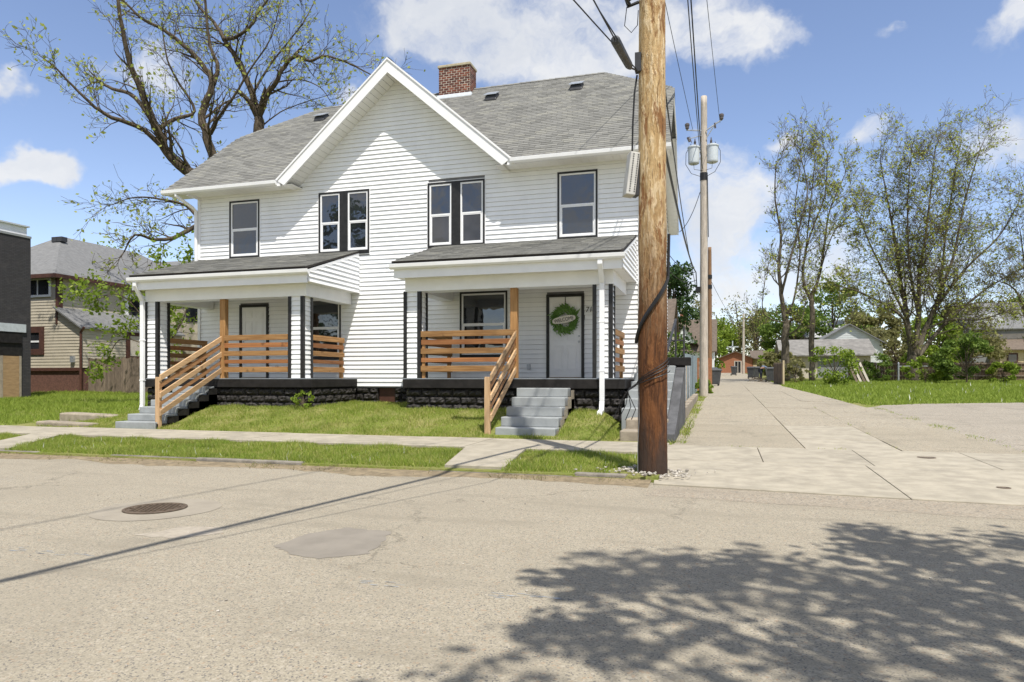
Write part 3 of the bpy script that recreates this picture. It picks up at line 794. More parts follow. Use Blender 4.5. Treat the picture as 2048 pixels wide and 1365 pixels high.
roof = O('roof', deck, 'shingle', house)
gd = MB(); GY = 17.22
gl = [(XC - GHW, GY, GZ - GS * GHW), (XC, GY, GZ), (XC, 21.02, GZ), (XC - GHW, YE, GZ - GS * GHW)]
gr_ = [(XC, GY, GZ), (XC + GHW, GY, GZ - GS * GHW), (XC + GHW, YE, GZ - GS * GHW), (XC, 21.02, GZ)]
lid(gd, gl[::-1], 0.06); lid(gd, gr_, 0.06)
groof = O('gable_roof', gd, 'shingle', house)

def clip_interval(poly, v):
    xs = []
    n = len(poly)
    for i in range(n):
        (u0, v0), (u1, v1) = poly[i], poly[(i + 1) % n]
        if (v0 - v) * (v1 - v) < 0: xs.append(u0 + (u1 - u0) * (v - v0) / (v1 - v0))
    return (min(xs), max(xs)) if len(xs) >= 2 else None
def tabs(plane_pts, udir, seed, width=0.305, exp=0.138, lift=0.004):
    """asphalt shingle tabs over a convex roof plane; returns list of (u,v,verts)"""
    o = Vector(plane_pts[0]); u = Vector(udir).normalized()
    nrm = Vector((0, 0, 0))
    for i in range(len(plane_pts)):
        a, b = Vector(plane_pts[i]), Vector(plane_pts[(i + 1) % len(plane_pts)]); nrm += a.cross(b)
    nrm.normalize()
    if nrm.z < 0: nrm = -nrm
    v = nrm.cross(u)
    if v.z < 0: v = -v
    poly = [((Vector(p) - o).dot(u), (Vector(p) - o).dot(v)) for p in plane_pts]
    vmax = max(q[1] for q in poly); vmin = min(q[1] for q in poly)
    r = random.Random(seed); out = []
    k = 0; vv = vmin - 0.03
    while vv < vmax - 0.02:
        iv = clip_interval(poly, min(max(vv + exp * 0.5, vmin + 0.01), vmax - 0.01))
        if iv:
            u0, u1 = iv; s = math.floor(u0 / width) * width + (k % 2) * width / 2 - (k % 6) * 0.017
            while s < u1:
                a, b = max(s + 0.004, u0), min(s + width - 0.004, u1)
                if b - a > 0.03:
                    th = 0.011 + r.uniform(-0.002, 0.004)
                    lo, hi = vv + r.uniform(-0.005, 0.005), min(vv + exp + 0.012, vmax)
                    w = lambda uu, q, h: tuple(o + u * uu + v * q + nrm * h)
                    out.append((a, vv, [w(a, lo, lift), w(b, lo, lift), w(b, lo, lift + th), w(a, lo, lift + th), w(b, hi, lift + 0.002), w(a, hi, lift + 0.002)]))
                s += width
        k += 1; vv += exp
    return out
TF = [(0, 1, 2, 3), (3, 2, 4, 5), (1, 4, 2), (0, 3, 5)]
def tab_mesh(lst, name, parent, mat='shingle', kind='stuff'):
    mb = MB()
    for _, _, vs_ in lst:
        i = len(mb.v); mb.v += vs_; mb.f += [tuple(i + q for q in f) for f in TF]
    o = O(name, mb, mat, parent)
    if kind: o['kind'] = kind
    return o
rt = tabs(rp_, (1, 0, 0), 1)
rt.sort(key=lambda t: (t[1], -t[0]))
for t_ in rt[:300]: tab_mesh([t_], 'shingle', roof, kind=None)
tab_mesh(rt[300:] + tabs(lp_, (1, 0, 0), 2), 'shingle_field', roof)
tab_mesh(tabs(gr_, (0, 1, 0), 3) + tabs(gl, (0, 1, 0), 4), 'shingle_field', groof)
def cap(a, b, w=0.11, skip=0.0):
    mb = MB()
    a, b = Vector(a), Vector(b); a = a + (b - a).normalized() * skip; n = max(1, int((b - a).length / 0.2)); s = (b - a).cross(Vector((0, 0, 1))).normalized() * w
    for k in range(n):
        p, q = a.lerp(b, k / n), a.lerp(b, (k + 1.08) / n); up = Vector((0, 0, 0.035)); dn = Vector((0, 0, -0.055))
        mb.poly(p + up, q + up * 0.6, q + s + dn, p + s + dn); mb.poly(q + up * 0.6, p + up, p - s + dn, q - s + dn)
    o = O('ridge_cap', mb, 'shingle', roof); o['kind'] = 'stuff'
cap((-13.95, YR, ZR), (-3.62, YR, ZR)); cap((XRr - 0.1, JY, zr(JY)), (-3.62, YR, ZR), 0.08, 0.12); cap((XLr, JY, zr(JY)), (-13.95, YR, ZR), 0.08, 0.12); cap((XC, GY, GZ), (XC, 21.0, GZ))

# eaves: gutter, soffit panels, fascia
for x0, x1, side in ((XLr - 0.02, XC - GHW - 0.02, 'l'), (XC + GHW + 0.02, XRr + 0.02, 'r')):
    g = MB(); prof = [(0, -0.13), (-0.08, -0.13), (-0.115, -0.09), (-0.125, -0.01), (-0.125, 0.0), (-0.105, 0.0), (-0.105, -0.02), (0, -0.02)]
    g.prism([(x0, YE - 0.01 + a, ZE - 0.045 + b) for a, b in prof], (x1 - x0, 0, 0))
    O('gutter', g, 'white_trim', house)
    O('fascia', MB().box(x0 + 0.03, YE, 6.82, x1 - 0.03, YE + 0.03, 6.965), 'white_trim', house)
    O('drip_felt', MB().box(x0 + 0.03, YE - 0.04, ZE - 0.05, x1 - 0.02, YE - 0.002, ZE - 0.004), 'felt_dark', house)
    xe = x1 if side == 'l' else x0
    O('rake_return', MB().box(xe - 0.10, YE - 0.03, 6.80, xe + 0.10, YE + 0.06, 6.952), 'white_trim', house)
    s0, s1 = (x0 + 0.05, x1 + 0.45) if side == 'l' else (x0 - 0.45, x1 - 0.05)
    n = int((s1 - s0) / 0.2)
    for k in range(n):
        a, b = s0 + (s1 - s0) * k / n, s0 + (s1 - s0) * (k + 1) / n
        O('soffit_panel', MB().box(a + 0.003, YE + 0.032, 6.838, b - 0.003, FY + 0.015, 6.85), 'soffit_white', house)
    O('soffit_backing', MB().box(s0, YE + 0.035, 6.852, s1, FY + 0.015, 6.86), 'felt_dark', house)
# gable rakes: fascia board, moulding, soffit panels
for sx in (-1, 1):
    d = Vector((sx, 0, -GS)).normalized(); L = math.hypot(GHW, GHW * GS); up = Vector((sx * GS, 0, 1)).normalized()
    pk = Vector((XC, GY, GZ)); e = pk + d * L
    fb = MB()
    def pt(a, h, y): q = pk + d * a + up * h; return (q.x, y, q.z)
    fpoly = [(XC, GY - 0.02, GZ - 0.005), pt(L + 0.05, -0.004, GY - 0.02), pt(L - 0.03, -0.29, GY - 0.02), (XC, GY - 0.02, GZ - 0.005 - 0.385)]
    fb.prism(fpoly if sx > 0 else fpoly[::-1], (0, 0.05, 0))
    O('rake_board', fb, 'white_trim', house)
    cpoly = [(XC, GY - 0.045, GZ + 0.01), pt(L + 0.06, 0.012, GY - 0.045), pt(L + 0.05, -0.035, GY - 0.045), (XC, GY - 0.045, GZ - 0.045)]
    O('rake_edge', MB().prism(cpoly if sx > 0 else cpoly[::-1], (0, 0.03, 0)), 'felt_dark' if False else 'white_trim', house)
    n = int(L / 0.16)
    for k in range(1, n + 1):
        a, b = L * k / n + 0.004, L * (k + 1) / n - 0.004
        if k == n: break
        q = [pt(a, -0.28, GY + 0.032), pt(b, -0.28, GY + 0.032), pt(b, -0.28, FY + 0.015), pt(a, -0.28, FY + 0.015)]
        O('soffit_panel', MB().prism(q if sx > 0 else q[::-1], tuple(up * 0.012)), 'soffit_white', house)
    q = [pt(0.0, -0.265, GY + 0.032), pt(L - 0.08, -0.265, GY + 0.032), pt(L - 0.08, -0.265, FY + 0.015), pt(0.0, -0.265, FY + 0.015)]
    O('soffit_backing', MB().prism(q, tuple(up * 0.01)), 'felt_dark', house)
# side-gable rakes (east and west): fascia and soffit of each slope
for sx, xo0, xo1, xw in ((1, XRr, XRr - 0.38, XR_), (-1, XLr, XLr, XL)):
    for (ya, yb) in ((YE, JY), (45 - YE, 45 - JY)):
        za_, zb_ = ZE, zr(JY)
        fa = lambda y: xo0 + (xo1 - xo0) * (y - YE) / 10.5
        xa, xb = fa(ya) - sx * 0.01, fa(yb) - sx * 0.01
        q = [(xa, ya, za_ - 0.03), (xb, yb, zb_ - 0.03), (xb, yb, zb_ - 0.22), (xa, ya, za_ - 0.17)]
        O('rake_board', MB().prism(q, (-sx * 0.03, 0, 0)), 'white_trim', house)
        n = 22
        for k in range(n):
            t0, t1 = (k + 0.02) / n, (k + 0.98) / n
            y0, y1 = ya + (yb - ya) * t0, ya + (yb - ya) * t1
            z0, z1 = za_ + (zb_ - za_) * t0 - 0.16, za_ + (zb_ - za_) * t1 - 0.16
            q = [(fa(y0) - sx * 0.045, y0, z0), (fa(y1) - sx * 0.045, y1, z1), (xw, y1, z1), (xw, y0, z0)]
            O('soffit_panel', MB().prism(q, (0, 0, 0.012)), 'soffit_white', house)
    xa, xb = fa(JY), fa(45 - JY)
    O('rake_board', MB().hexa([(xa - 0.03, JY, zr(JY) - 0.2), (xa, JY, zr(JY) - 0.2), (xb, 45 - JY, zr(JY) - 0.2), (xb - 0.03, 45 - JY, zr(JY) - 0.2)], [(xa - 0.03, JY, zr(JY) - 0.03), (xa, JY, zr(JY) - 0.03), (xb, 45 - JY, zr(JY) - 0.03), (xb - 0.03, 45 - JY, zr(JY) - 0.03)]), 'white_trim', house)
# roof vents
for i, (vx, vy) in enumerate(((-13.4, 21.45), (-7.1, 21.45), (-4.3, 21.45))):
    zz = zr(vy); mb = MB()
    mb.hexa([(vx - 0.2, vy - 0.2, zz - 0.13), (vx + 0.2, vy - 0.2, zz - 0.13), (vx + 0.2, vy + 0.2, zz + 0.16), (vx - 0.2, vy + 0.2, zz + 0.16)],
            [(vx - 0.17, vy - 0.16, zz + 0.06), (vx + 0.17, vy - 0.16, zz + 0.06), (vx + 0.17, vy + 0.17, zz + 0.25), (vx - 0.17, vy + 0.17, zz + 0.25)])
    o = bevel(O('roof_vent', mb, 'dark_metal', house), 0.02)
    O('vent_lid', MB().hexa([(vx - 0.21, vy - 0.22, zz + 0.05), (vx + 0.21, vy - 0.22, zz + 0.05), (vx + 0.21, vy + 0.19, zz + 0.265), (vx - 0.21, vy + 0.19, zz + 0.265)], [(vx - 0.21, vy - 0.22, zz + 0.075), (vx + 0.21, vy - 0.22, zz + 0.075), (vx + 0.21, vy + 0.19, zz + 0.29), (vx - 0.21, vy + 0.19, zz + 0.29)]), 'galvanised', o)
# chimney
cx0, cx1, cy0, cy1, cz1 = -9.22, -8.08, 22.06, 22.68, 11.86
ch = O('chimney', MB().box(cx0 + 0.006, cy0 + 0.006, 10.4, cx1 - 0.006, cy1 - 0.006, cz1), 'mortar', house)
bm_f = {}
def brick_mesh(l, dz, dep):
    k = (round(l, 3), dep)
    if k not in bm_f: bm_f[k] = MB().box(0, 0, 0, l, dep, dz).mesh('brick')
    return bm_f[k]
cz, row, hB = 10.62, 0, 0.079
r = random.Random(9)
while cz < cz1 - 0.05:
    for face in range(4):
        Lx = (cx1 - cx0) if face in (0, 2) else (cy1 - cy0)
        n = 6 if face in (0, 2) else 3
        bl = Lx / n; s = -(row % 2) * bl / 2
        while s < Lx - 0.01:
            a, b = max(s, 0), min(s + bl, Lx)
            if b - a > 0.03:
                m = brick_mesh(b - a - 0.022, hB - 0.02, 0.03)
                j = r.uniform(-0.003, 0.003)
                if face == 0: loc, rz = (cx0 + a + 0.007, cy0 + j, cz), 0
                elif face == 2: loc, rz = (cx1 - a - 0.007, cy1 + j, cz), math.pi
                elif face == 1: loc, rz = (cx1 + j, cy0 + a + 0.007, cz), math.pi / 2
                else: loc, rz = (cx0 + j, cy1 - a - 0.007, cz), -math.pi / 2
                o = link('brick', m, 'red_brick', ch, loc); o.rotation_euler = (r.uniform(-0.02, 0.02), 0, rz)
            s += bl
    cz += hB; row += 1
bevel(O('chimney_cap', MB().box(cx0 - 0.03, cy0 - 0.04, cz1, cx1 + 0.02, cy1 + 0.04, cz1 + 0.09), 'stone_cap', ch), 0.015)
O('flashing', MB().hexa([(cx0 - 0.06, cy0 - 0.12, zr(cy0 - 0.12) + 0.005), (cx1 + 0.08, cy0 - 0.12, zr(cy0 - 0.12) + 0.005), (cx1 + 0.08, cy0 + 0.01, zr(cy0) + 0.03), (cx0 - 0.06, cy0 + 0.01, zr(cy0) + 0.03)], [(cx0 - 0.06, cy0 - 0.12, zr(cy0 - 0.12) + 0.03), (cx1 + 0.08, cy0 - 0.12, zr(cy0 - 0.12) + 0.03), (cx1 + 0.04, cy0 - 0.012, zr(cy0) + 0.09), (cx0 - 0.04, cy0 - 0.012, zr(cy0) + 0.09)]), 'flashing', ch)

# windows and doors
def frame_mb(mb, x0, x1, z0, z1, w, y0, y1, wt=None, wb=None):
    wt = wt or w; wb = wb or w
    mb.box(x0, y0, z0, x0 + w, y1, z1); mb.box(x1 - w, y0, z0, x1, y1, z1)
    mb.box(x0 + w, y0, z1 - wt, x1 - w, y1, z1); mb.box(x0 + w, y0, z0, x1 - w, y1, z0 + wb)
def sash_unit(win, x0, x1, z0, z1, lower='glass', zmf=0.5):
    mb = MB(); frame_mb(mb, x0, x1, z0, z1, 0.045, FY - 0.018, FY + 0.02)
    zm = z0 + (z1 - z0) * zmf
    bevel(O('frame', mb, 'white_trim', win), 0.004, 1)
    O('meeting_rail', MB().box(x0 + 0.045, FY - 0.012, zm - 0.022, x1 - 0.045, FY + 0.02, zm + 0.022), 'white_trim', win)
    mb = MB(); frame_mb(mb, x0 + 0.046, x1 - 0.046, z0 + 0.046, zm - 0.023, 0.03, FY - 0.006, FY + 0.02)
    O('sash', mb, 'white_trim', win)
    O('pane', MB().box(x0 + 0.04, FY + 0.008, zm, x1 - 0.04, FY + 0.016, z1 - 0.04), 'glass', win)
    O('pane', MB().box(x0 + 0.07, FY + 0.004, z0 + 0.07, x1 - 0.07, FY + 0.012, zm), lower, win)
def window(x0, x1, z0, z1, pair=False, lower='glass', label=None, black=True):
    tw = 0.05
    mb = MB(); tm = 'black_paint' if black else 'white_trim'
    frame_mb(mb, x0, x1, z0, z1, tw, FY - 0.03, FY + 0.02, 0.05, 0.11)
    if pair:
        xm = (x0 + x1) / 2; pw = 0.13
        mb.box(xm - pw, FY - 0.03, z0 + 0.11, xm + pw, FY + 0.02, z1 - 0.05)
    win = O('window', mb, tm, house)
    if label: win['label'] = label
    if pair:
        sash_unit(win, x0 + tw, xm - pw, z0 + 0.11, z1 - 0.05, lower); sash_unit(win, xm + pw, x1 - tw, z0 + 0.11, z1 - 0.05, lower)
    else: sash_unit(win, x0 + tw, x1 - tw, z0 + 0.11, z1 - 0.05, lower)
    # white J-channel round the trim
    mb = MB(); frame_mb(mb, x0 - 0.02, x1 + 0.02, z0 - 0.02, z1 + 0.02, 0.02, FY - 0.02, FY + 0.02)
    O('channel', mb, 'white_trim', win)
window(*OPEN[0]); window(*OPEN[1], True); window(*OPEN[2], True, 'glass_screen'); window(*OPEN[3])
window(*OPEN[5]); window(*OPEN[6])
def door(x0, x1, z0, z1, knob_right=True):
    mb = MB(); w = 0.075
    mb.box(x0, FY - 0.03, z0, x0 + w, FY + 0.02, z1); mb.box(x1 - w, FY - 0.03, z0, x1, FY + 0.02, z1); mb.box(x0 + w, FY - 0.03, z1 - 0.07, x1 - w, FY + 0.02, z1)
    d = O('door', mb, 'black_paint', house)
    a, b = x0 + w, x1 - w; t = z1 - 0.07; W = b - a
    lf = MB().box(a + 0.004, FY + 0.0, z0 + 0.03, b - 0.004, FY + 0.02, t - 0.004)
    O('leaf', lf, 'white_trim', d)
    for (u0, u1) in ((0.13, 0.44), (0.56, 0.87)):
        for (v0, v1) in ((0.09, 0.40), (0.46, 0.80), (0.85, 0.94)):
            p0, p1, q0, q1 = a + W * u0, a + W * u1, z0 + (t - z0) * v0, z0 + (t - z0) * v1
            mb = MB(); frame_mb(mb, p0, p1, q0, q1, 0.018, FY - 0.008, FY + 0.001)
            mb.box(p0 + 0.04, FY - 0.008, q0 + 0.04, p1 - 0.04, FY + 0.001, q1 - 0.04)
            bevel(O('door_panel', mb, 'white_trim', d), 0.005, 1)
    kx = b - 0.06 if knob_right else a + 0.06
    mb = MB().tube([(kx, FY, z0 + 0.95), (kx, FY - 0.04, z0 + 0.95), (kx, FY - 0.045, z0 + 0.95), (kx, FY - 0.075, z0 + 0.95)], [0.014, 0.014, 0.03, 0.026], 10)
    mb.tube([(kx, FY, z0 + 1.1), (kx, FY - 0.02, z0 + 1.1)], 0.026, 10)
    O('door_knob', mb, 'galvanised', d)
    O('threshold', MB().box(a, FY - 0.05, z0, b, FY + 0.02, z0 + 0.03), 'old_concrete', d)
door(*OPEN[4], knob_right=False); door(*OPEN[7])
# house number, outlet boxes
def text_mesh(s, size, depth=0.003, shear=0.0, sx=1.0):
    c = bpy.data.curves.new('txt', 'FONT'); c.body = s; c.size = size; c.extrude = depth; c.align_x = 'CENTER'; c.align_y = 'CENTER'; c.shear = shear
    o = bpy.data.objects.new('txt', c); COL.objects.link(o)
    bpy.context.view_layer.update()
    m = bpy.data.meshes.new_from_object(o.evaluated_get(bpy.context.evaluated_depsgraph_get()))
    bpy.data.objects.remove(o); bpy.data.curves.remove(c)
    m.transform(Matrix.Diagonal((sx, 1, 1, 1))); m.transform(Matrix.Rotation(R(90), 4, 'X'))
    m.materials.clear()
    return m
link('house_number', text_mesh('718', 0.20, 0.006, 0.15, 0.9), 'black_paint', house, (-3.20, FY - 0.04, 3.04))
for xx in (-4.86, -12.62):
    O('outlet_box', MB().box(xx - 0.045, FY - 0.05, 1.5, xx + 0.045, FY - 0.003, 1.64), 'galvanised', house)
# foundation between the porches, crawl opening
def rock_block(w, h, dep, seed):
    r = random.Random(seed); nx, nz = 7, 4; mb = MB()
    g = [[None] * (nz + 1) for _ in range(nx + 1)]
    for i in range(nx + 1):
        for k in range(nz + 1):
            u, v = i / nx, k / nz
            e = min(u, 1 - u) * w; f = min(v, 1 - v) * h
            bul = 0.055 * min(1, e / 0.05) * min(1, f / 0.045)
            q = bul * (0.65 + 0.7 * r.random()) if 0 < i < nx and 0 < k < nz else 0
            g[i][k] = len(mb.v); mb.v.append((u * w + (r.uniform(-0.008, 0.008) if 0 < i < nx else 0), -q, v * h + (r.uniform(-0.008, 0.008) if 0 < k < nz else 0)))
    for i in range(nx):
        for k in range(nz): mb.f.append((g[i][k], g[i + 1][k], g[i + 1][k + 1], g[i][k + 1]))
    b = len(mb.v); mb.v += [(0, dep, 0), (w, dep, 0), (w, dep, h), (0, dep, h)]
    mb.f += [(g[0][nz],) + tuple(g[i][nz] for i in range(1, nx + 1)) + (b + 2, b + 3), tuple(g[i][0] for i in range(nx, -1, -1)) + (b, b + 1),
             (b,) + tuple(g[0][k] for k in range(nz + 1)) + (b + 3,), tuple(g[nx][k] for k in range(nz, -1, -1)) + (b + 1, b + 2)]
    return mb.mesh('rock_block')
BW, BH = 0.40, 0.185
RB = [rock_block(BW - 0.012, BH - 0.012, 0.08, s) for s in range(7)]
RBH = [rock_block(BW / 2 - 0.012, BH - 0.012, 0.08, s) for s in range(20, 23)]
def block_wall(parent, a, b, axis, fixed, z0, z1, flip=False, seed=0):
    """rows of rock-faced blocks; axis 'x' faces -Y at y=fixed; axis 'y' faces +X (or -X when flip) at x=fixed"""
    r = random.Random(seed); z = z1 - BH; row = 0
    while z > z0 - BH:
        s = a - (row % 2) * BW / 2
        while s < b - 0.05:
            lo, hi = max(s, a), min(s + BW, b)
            if hi - lo > 0.06:
                full = hi - lo > BW * 0.75
                m = r.choice(RB if full else RBH)
                sc = (hi - lo - 0.012) / ((BW if full else BW / 2) - 0.012)
                if axis == 'x': loc, rz = (lo + 0.006, fixed, z), 0
                elif not flip: loc, rz = (fixed, lo + 0.006, z), math.pi / 2
                else: loc, rz = (fixed, hi - 0.006, z), -math.pi / 2
                o = link('rock_faced_block', m, 'foundation_black', parent, loc); o.scale = (sc, 1, 1); o.rotation_euler = (0, 0, rz)
            s += BW
        z -= BH; row += 1
fnd = O('foundation', MB().box(XL + 0.06, FY + 0.09, 0.2, -9.32, RY, 1.0).box(-8.78, FY + 0.09, 0.2, XR_ - 0.06, RY, 1.0).box(-9.32, FY + 0.5, 0.2, -8.78, RY, 1.0), 'slab_black', house)
block_wall(fnd, -10.0, -9.32, 'x', FY + 0.06, 0.42, 1.03, seed=1)
block_wall(fnd, -8.80, -7.35, 'x', FY + 0.06, 0.42, 1.03, seed=2)
block_wall(fnd, FY + 0.1, RY, 'y', XR_ - 0.02, 0.5, 1.03, seed=3)
O('crawl_opening', MB().box(-9.31, FY + 0.12, 0.3, -8.79, FY + 0.2, 1.0), 'brown_trim', house)

# ---------- porches
RAILZ = [(2.27, 2.41), (2.08, 2.20), (1.86, 1.99), (1.66, 1.76), (1.43, 1.57)]
def column(x0, y0, w=0.43, z0=1.27, z1=3.39):
    c = O('porch_column', MB().box(x0 + 0.03, y0 + 0.03, z0, x0 + w - 0.03, y0 + w - 0.03, z1), 'backing_grey', house)
    z = z0
    while z < z1 - 0.01:
        zt = min(z + EXP, z1); a, b, e, f = x0 + 0.03, x0 + w - 0.03, y0 + 0.03, y0 + w - 0.03
        mb = MB(); t0, t1 = 0.026, 0.003
        zq = z + 0.0045; mb.hexa([(a - t0, e - t0, zq), (b + t0, e - t0, zq), (b + t0, f + t0, zq), (a - t0, f + t0, zq)], [(a - t1, e - t1, zt), (b + t1, e - t1, zt), (b + t1, f + t1, zt), (a - t1, f + t1, zt)])
        O('clapboard', mb, 'white_vinyl', c); z = zt
    for cx in (0, 1):
        for cy in (0, 1):
            X0, Y0 = x0 + cx * w, y0 + cy * w; t, l = 0.012, 0.075
            sx, sy = (1 if cx == 0 else -1), (1 if cy == 0 else -1)
            mb = MB()
            xa, xb = sorted((X0 - sx * t, X0 + sx * l)); ya, yb = sorted((Y0 - sy * t, Y0 + sy * 0.012)); mb.box(xa, ya, z0, xb, yb, z1)
            xa, xb = sorted((X0 - sx * t, X0 + sx * 0.012)); ya, yb = sorted((Y0 + sy * 0.0125, Y0 + sy * l)); mb.box(xa, ya, z0, xb, yb, z1)
            O('corner_board', mb, 'black_paint', c)
    return c
def rail_x(x0, x1, y, post=None):
    g = O('porch_railing', MB().box(x1 - 0.09, y + 0.05, 1.27, x1 - 0.0, y + 0.09, 2.40) if post is None else post, 'cedar_z', house)
    for k, (a, b) in enumerate(RAILZ): bevel(O('rail_board', MB().box(x0, y + 0.025 * (k % 2), a, x1, y + 0.025 * (k % 2) + 0.036, b), 'cedar_x' if k % 2 == 0 else 'cedar_dark_x', g), 0.004, 1)
    return g
def rail_y(x, y0, y1, mat='cedar_y'):
    g = O('porch_railing', MB().box(x - 0.09, y1 - 0.10, 1.27, x - 0.012, y1 - 0.01, 2.38), 'cedar_z', house)
    for k, (a, b) in enumerate(RAILZ): bevel(O('rail_board', MB().box(x - 0.01, y0, a, x + (0.03 if k % 2 == 0 else 0.008), y1, b), mat if k % 2 == 0 else 'cedar_dark_y', g), 0.004, 1)
    return g
def porch(x0, x1, dx0, dx1, cl, cr, newel, side_open):
    """x0,x1 gutter ends; dx0,dx1 deck; cl,cr column left x"""
    slabz = 1.03
    dk = bevel(O('porch_slab', MB().box(dx0, 15.48, slabz, dx1, FY + 0.0, 1.25), 'slab_black', house), 0.012)
    O('deck', MB().box(dx0 + 0.015, 15.50, 1.252, dx1 - 0.015, FY - 0.035, 1.268), 'deck_grey', dk)
    f = O('foundation', MB().box(dx0 + 0.14, 15.66, 0.1, dx1 - 0.14, FY, slabz - 0.002), 'slab_black', house)
    block_wall(f, dx0 + 0.06, dx1 - 0.06, 'x', 15.60, 0.25, slabz - 0.01, seed=int(-x0 * 10))
    block_wall(f, 15.62, FY, 'y', dx1 - 0.07, 0.25, slabz - 0.01, seed=int(-x1 * 10))
    block_wall(f, 15.62, FY, 'y', dx0 + 0.07, 0.25, slabz - 0.01, True, seed=int(-x1 * 7))
    # beam
    bx0, bx1 = x0 + 0.2, x1 - 0.28
    O('porch_beam', MB().box(bx0, 15.50, 3.38, bx1, 15.92, 3.70), 'white_trim', house)
    for xx in (bx0, bx1 - 0.36): O('porch_beam', MB().box(xx, 15.925, 3.385, xx + 0.36, FY - 0.02, 3.70), 'white_trim', house)
    O('porch_ceiling', MB().box(bx0 + 0.37, 15.93, 3.62, bx1 - 0.37, FY - 0.02, 3.66), 'porch_ceiling', house)
    O('porch_soffit', MB().box(x0 + 0.06, 15.22, 3.702, x1 - 0.06, FY - 0.02, 3.715), 'soffit_white', house)
    O('porch_fascia', MB().box(x0 + 0.05, 15.19, 3.67, x1 - 0.05, 15.215, 3.90), 'white_trim', house)
    prof = [(0, -0.12), (-0.075, -0.12), (-0.11, -0.08), (-0.12, -0.01), (-0.12, 0.0), (-0.10, 0.0), (-0.10, -0.02), (0, -0.02)]
    O('gutter', MB().prism([(x0 - 0.03, 15.19 + a, 4.0 + b) for a, b in prof], (x1 - x0 + 0.06, 0, 0)), 'white_trim', house)
    # roof plane
    rp = [(x0 + 0.02, 15.13, 4.065), (x1 - 0.02, 15.13, 4.065), (x1 - 0.02, FY - 0.03, 4.90), (x0 + 0.02, FY - 0.03, 4.90)]
    d = MB(); lid(d, rp, 0.05)
    pr = O('porch_roof', d, 'felt_dark', house)
    tab_mesh(tabs(rp, (1, 0, 0), int(-x0)), 'shingle_field', pr)
    # siding on the two end gables
    for sx, xe in ((1, x1 - 0.05), (-1, x0 + 0.05)):
        g = O('porch_gable', MB().prism([(xe, 15.24, 3.72), (xe, FY, 3.72), (xe, FY, 4.78), (xe, 15.24, 3.96)], (-sx * 0.03, 0, 0)), 'white_vinyl', house)
        z = 3.70
        while z < 4.78:
            z1 = min(z + EXP, 4.80)
            fy = lambda q: max(15.235, 15.24 + (q - 3.96) / (0.82 / 2.56))
            a, b = fy(z), fy(z1); mb = MB()
            if sx > 0: wedge(mb, (xe, a, z), (xe, FY, z), (xe, b, z1), (xe, FY, z1), (1, 0, 0))
            else: wedge(mb, (xe, FY, z), (xe, a, z), (xe, FY, z1), (xe, b, z1), (-1, 0, 0))
            O('clapboard', mb, 'white_vinyl', g); z = z1
        o = O('rake_trim', MB().prism([(xe + sx * 0.022, 15.16, 3.90), (xe + sx * 0.022, FY - 0.03, 4.77), (xe + sx * 0.022, FY - 0.03, 4.85), (xe + sx * 0.022, 15.16, 3.985)], (-sx * 0.02, 0, 0)), 'white_trim', g)
    column(cl, 15.52); column(cr, 15.52)
    nw = bevel(O('newel_post', MB().box(newel - 0.085, 15.56, 1.27, newel + 0.085, 15.70, 3.38), 'cedar_z', house), 0.006)
porch(-15.42, -9.85, -15.30, -9.95, -15.25, -10.66, -12.73, 'r')
porch(-7.56, -2.00, -7.42, -2.02, -7.40, -2.74, -4.62, 'r')
rail_x(-12.64, -10.68, 15.50, MB().box(-12.80, 15.545, 1.27, -12.66, 15.555, 1.35))
rail_x(-6.95, -4.56, 15.50, MB().box(-6.935, 15.545, 1.27, -6.86, 15.60, 2.40))
rail_y(-10.25, 15.97, 17.56, 'cedar_y'); rail_y(-15.05, 15.97, 17.70, 'cedar_y'); rail_y(-2.33, 15.97, 17.6, 'cedar_y'); rail_y(-7.02, 15.97, 17.7, 'cedar_y')
def steps(x0, x1, y0, n, zb, label, black=False):
    s = O('porch_steps', MB().box(x0 + 0.02, y0 + 0.30, zb - 0.3, x1 - 0.02, 15.47, zb + 0.1), 'step_grey', house); s['label'] = label
    rise = (1.05 - zb) / n; run = (15.475 - y0) / n
    for k in range(n):
        ya = y0 + run * k; r = random.Random(k)
        o = O('step', MB().box(x0 - (n - 1 - k) * 0.012, ya, zb + rise * k - (0.3 if k == 0 else 0.0) + 0.001, x1 + (n - 1 - k) * 0.012, 15.472 - k * 0.001, zb + rise * (k + 1)), 'step_grey', s)
        bevel(o, 0.018, 3)
        if black: O('side_panel', MB().box(x1 + 0.075, ya + 0.03, -0.1, x1 + 0.082, 15.47 - k * 0.001, zb + rise * (k + 1) - 0.045).box(x1 + 0.001, ya + 0.031, -0.1, x1 + 0.0745, 15.46, zb + rise * k - 0.0), 'slab_black' if black == True else black, s)
steps(-4.42, -3.24, 13.70, 5, 0.05, 'grey painted concrete porch steps below the wreath door', 'old_concrete')
steps(-13.97, -12.9, 13.36, 6, 0.06, 'grey painted concrete porch steps beside the left downspout', True)
def stair_rail(x, y0, drop):
    g = O('stair_railing', MB().box(x - 0.05, y0, 0.0, x + 0.07, y0 + 0.09, 2.36 - drop + 0.0), 'pine_z', house)
    bevel(g, 0.006)
    for k, (a, b) in enumerate(RAILZ):
        mb = MB(); y1 = 15.60
        q = [(x + 0.072, y0 - 0.0, a - drop), (x + 0.072, y1, a), (x + 0.072, y1, b), (x + 0.072, y0 - 0.0, b - drop)]
        mb.prism(q, (0.04 if k % 2 == 0 else 0.012, 0, 0))
        bevel(O('rail_board', mb, 'pine_y' if k % 2 == 0 else 'pine_dark_y', g), 0.004, 1)
    return g
stair_rail(-4.66, 13.72, 1.06)
stair_rail(-12.86, 13.44, 1.06)
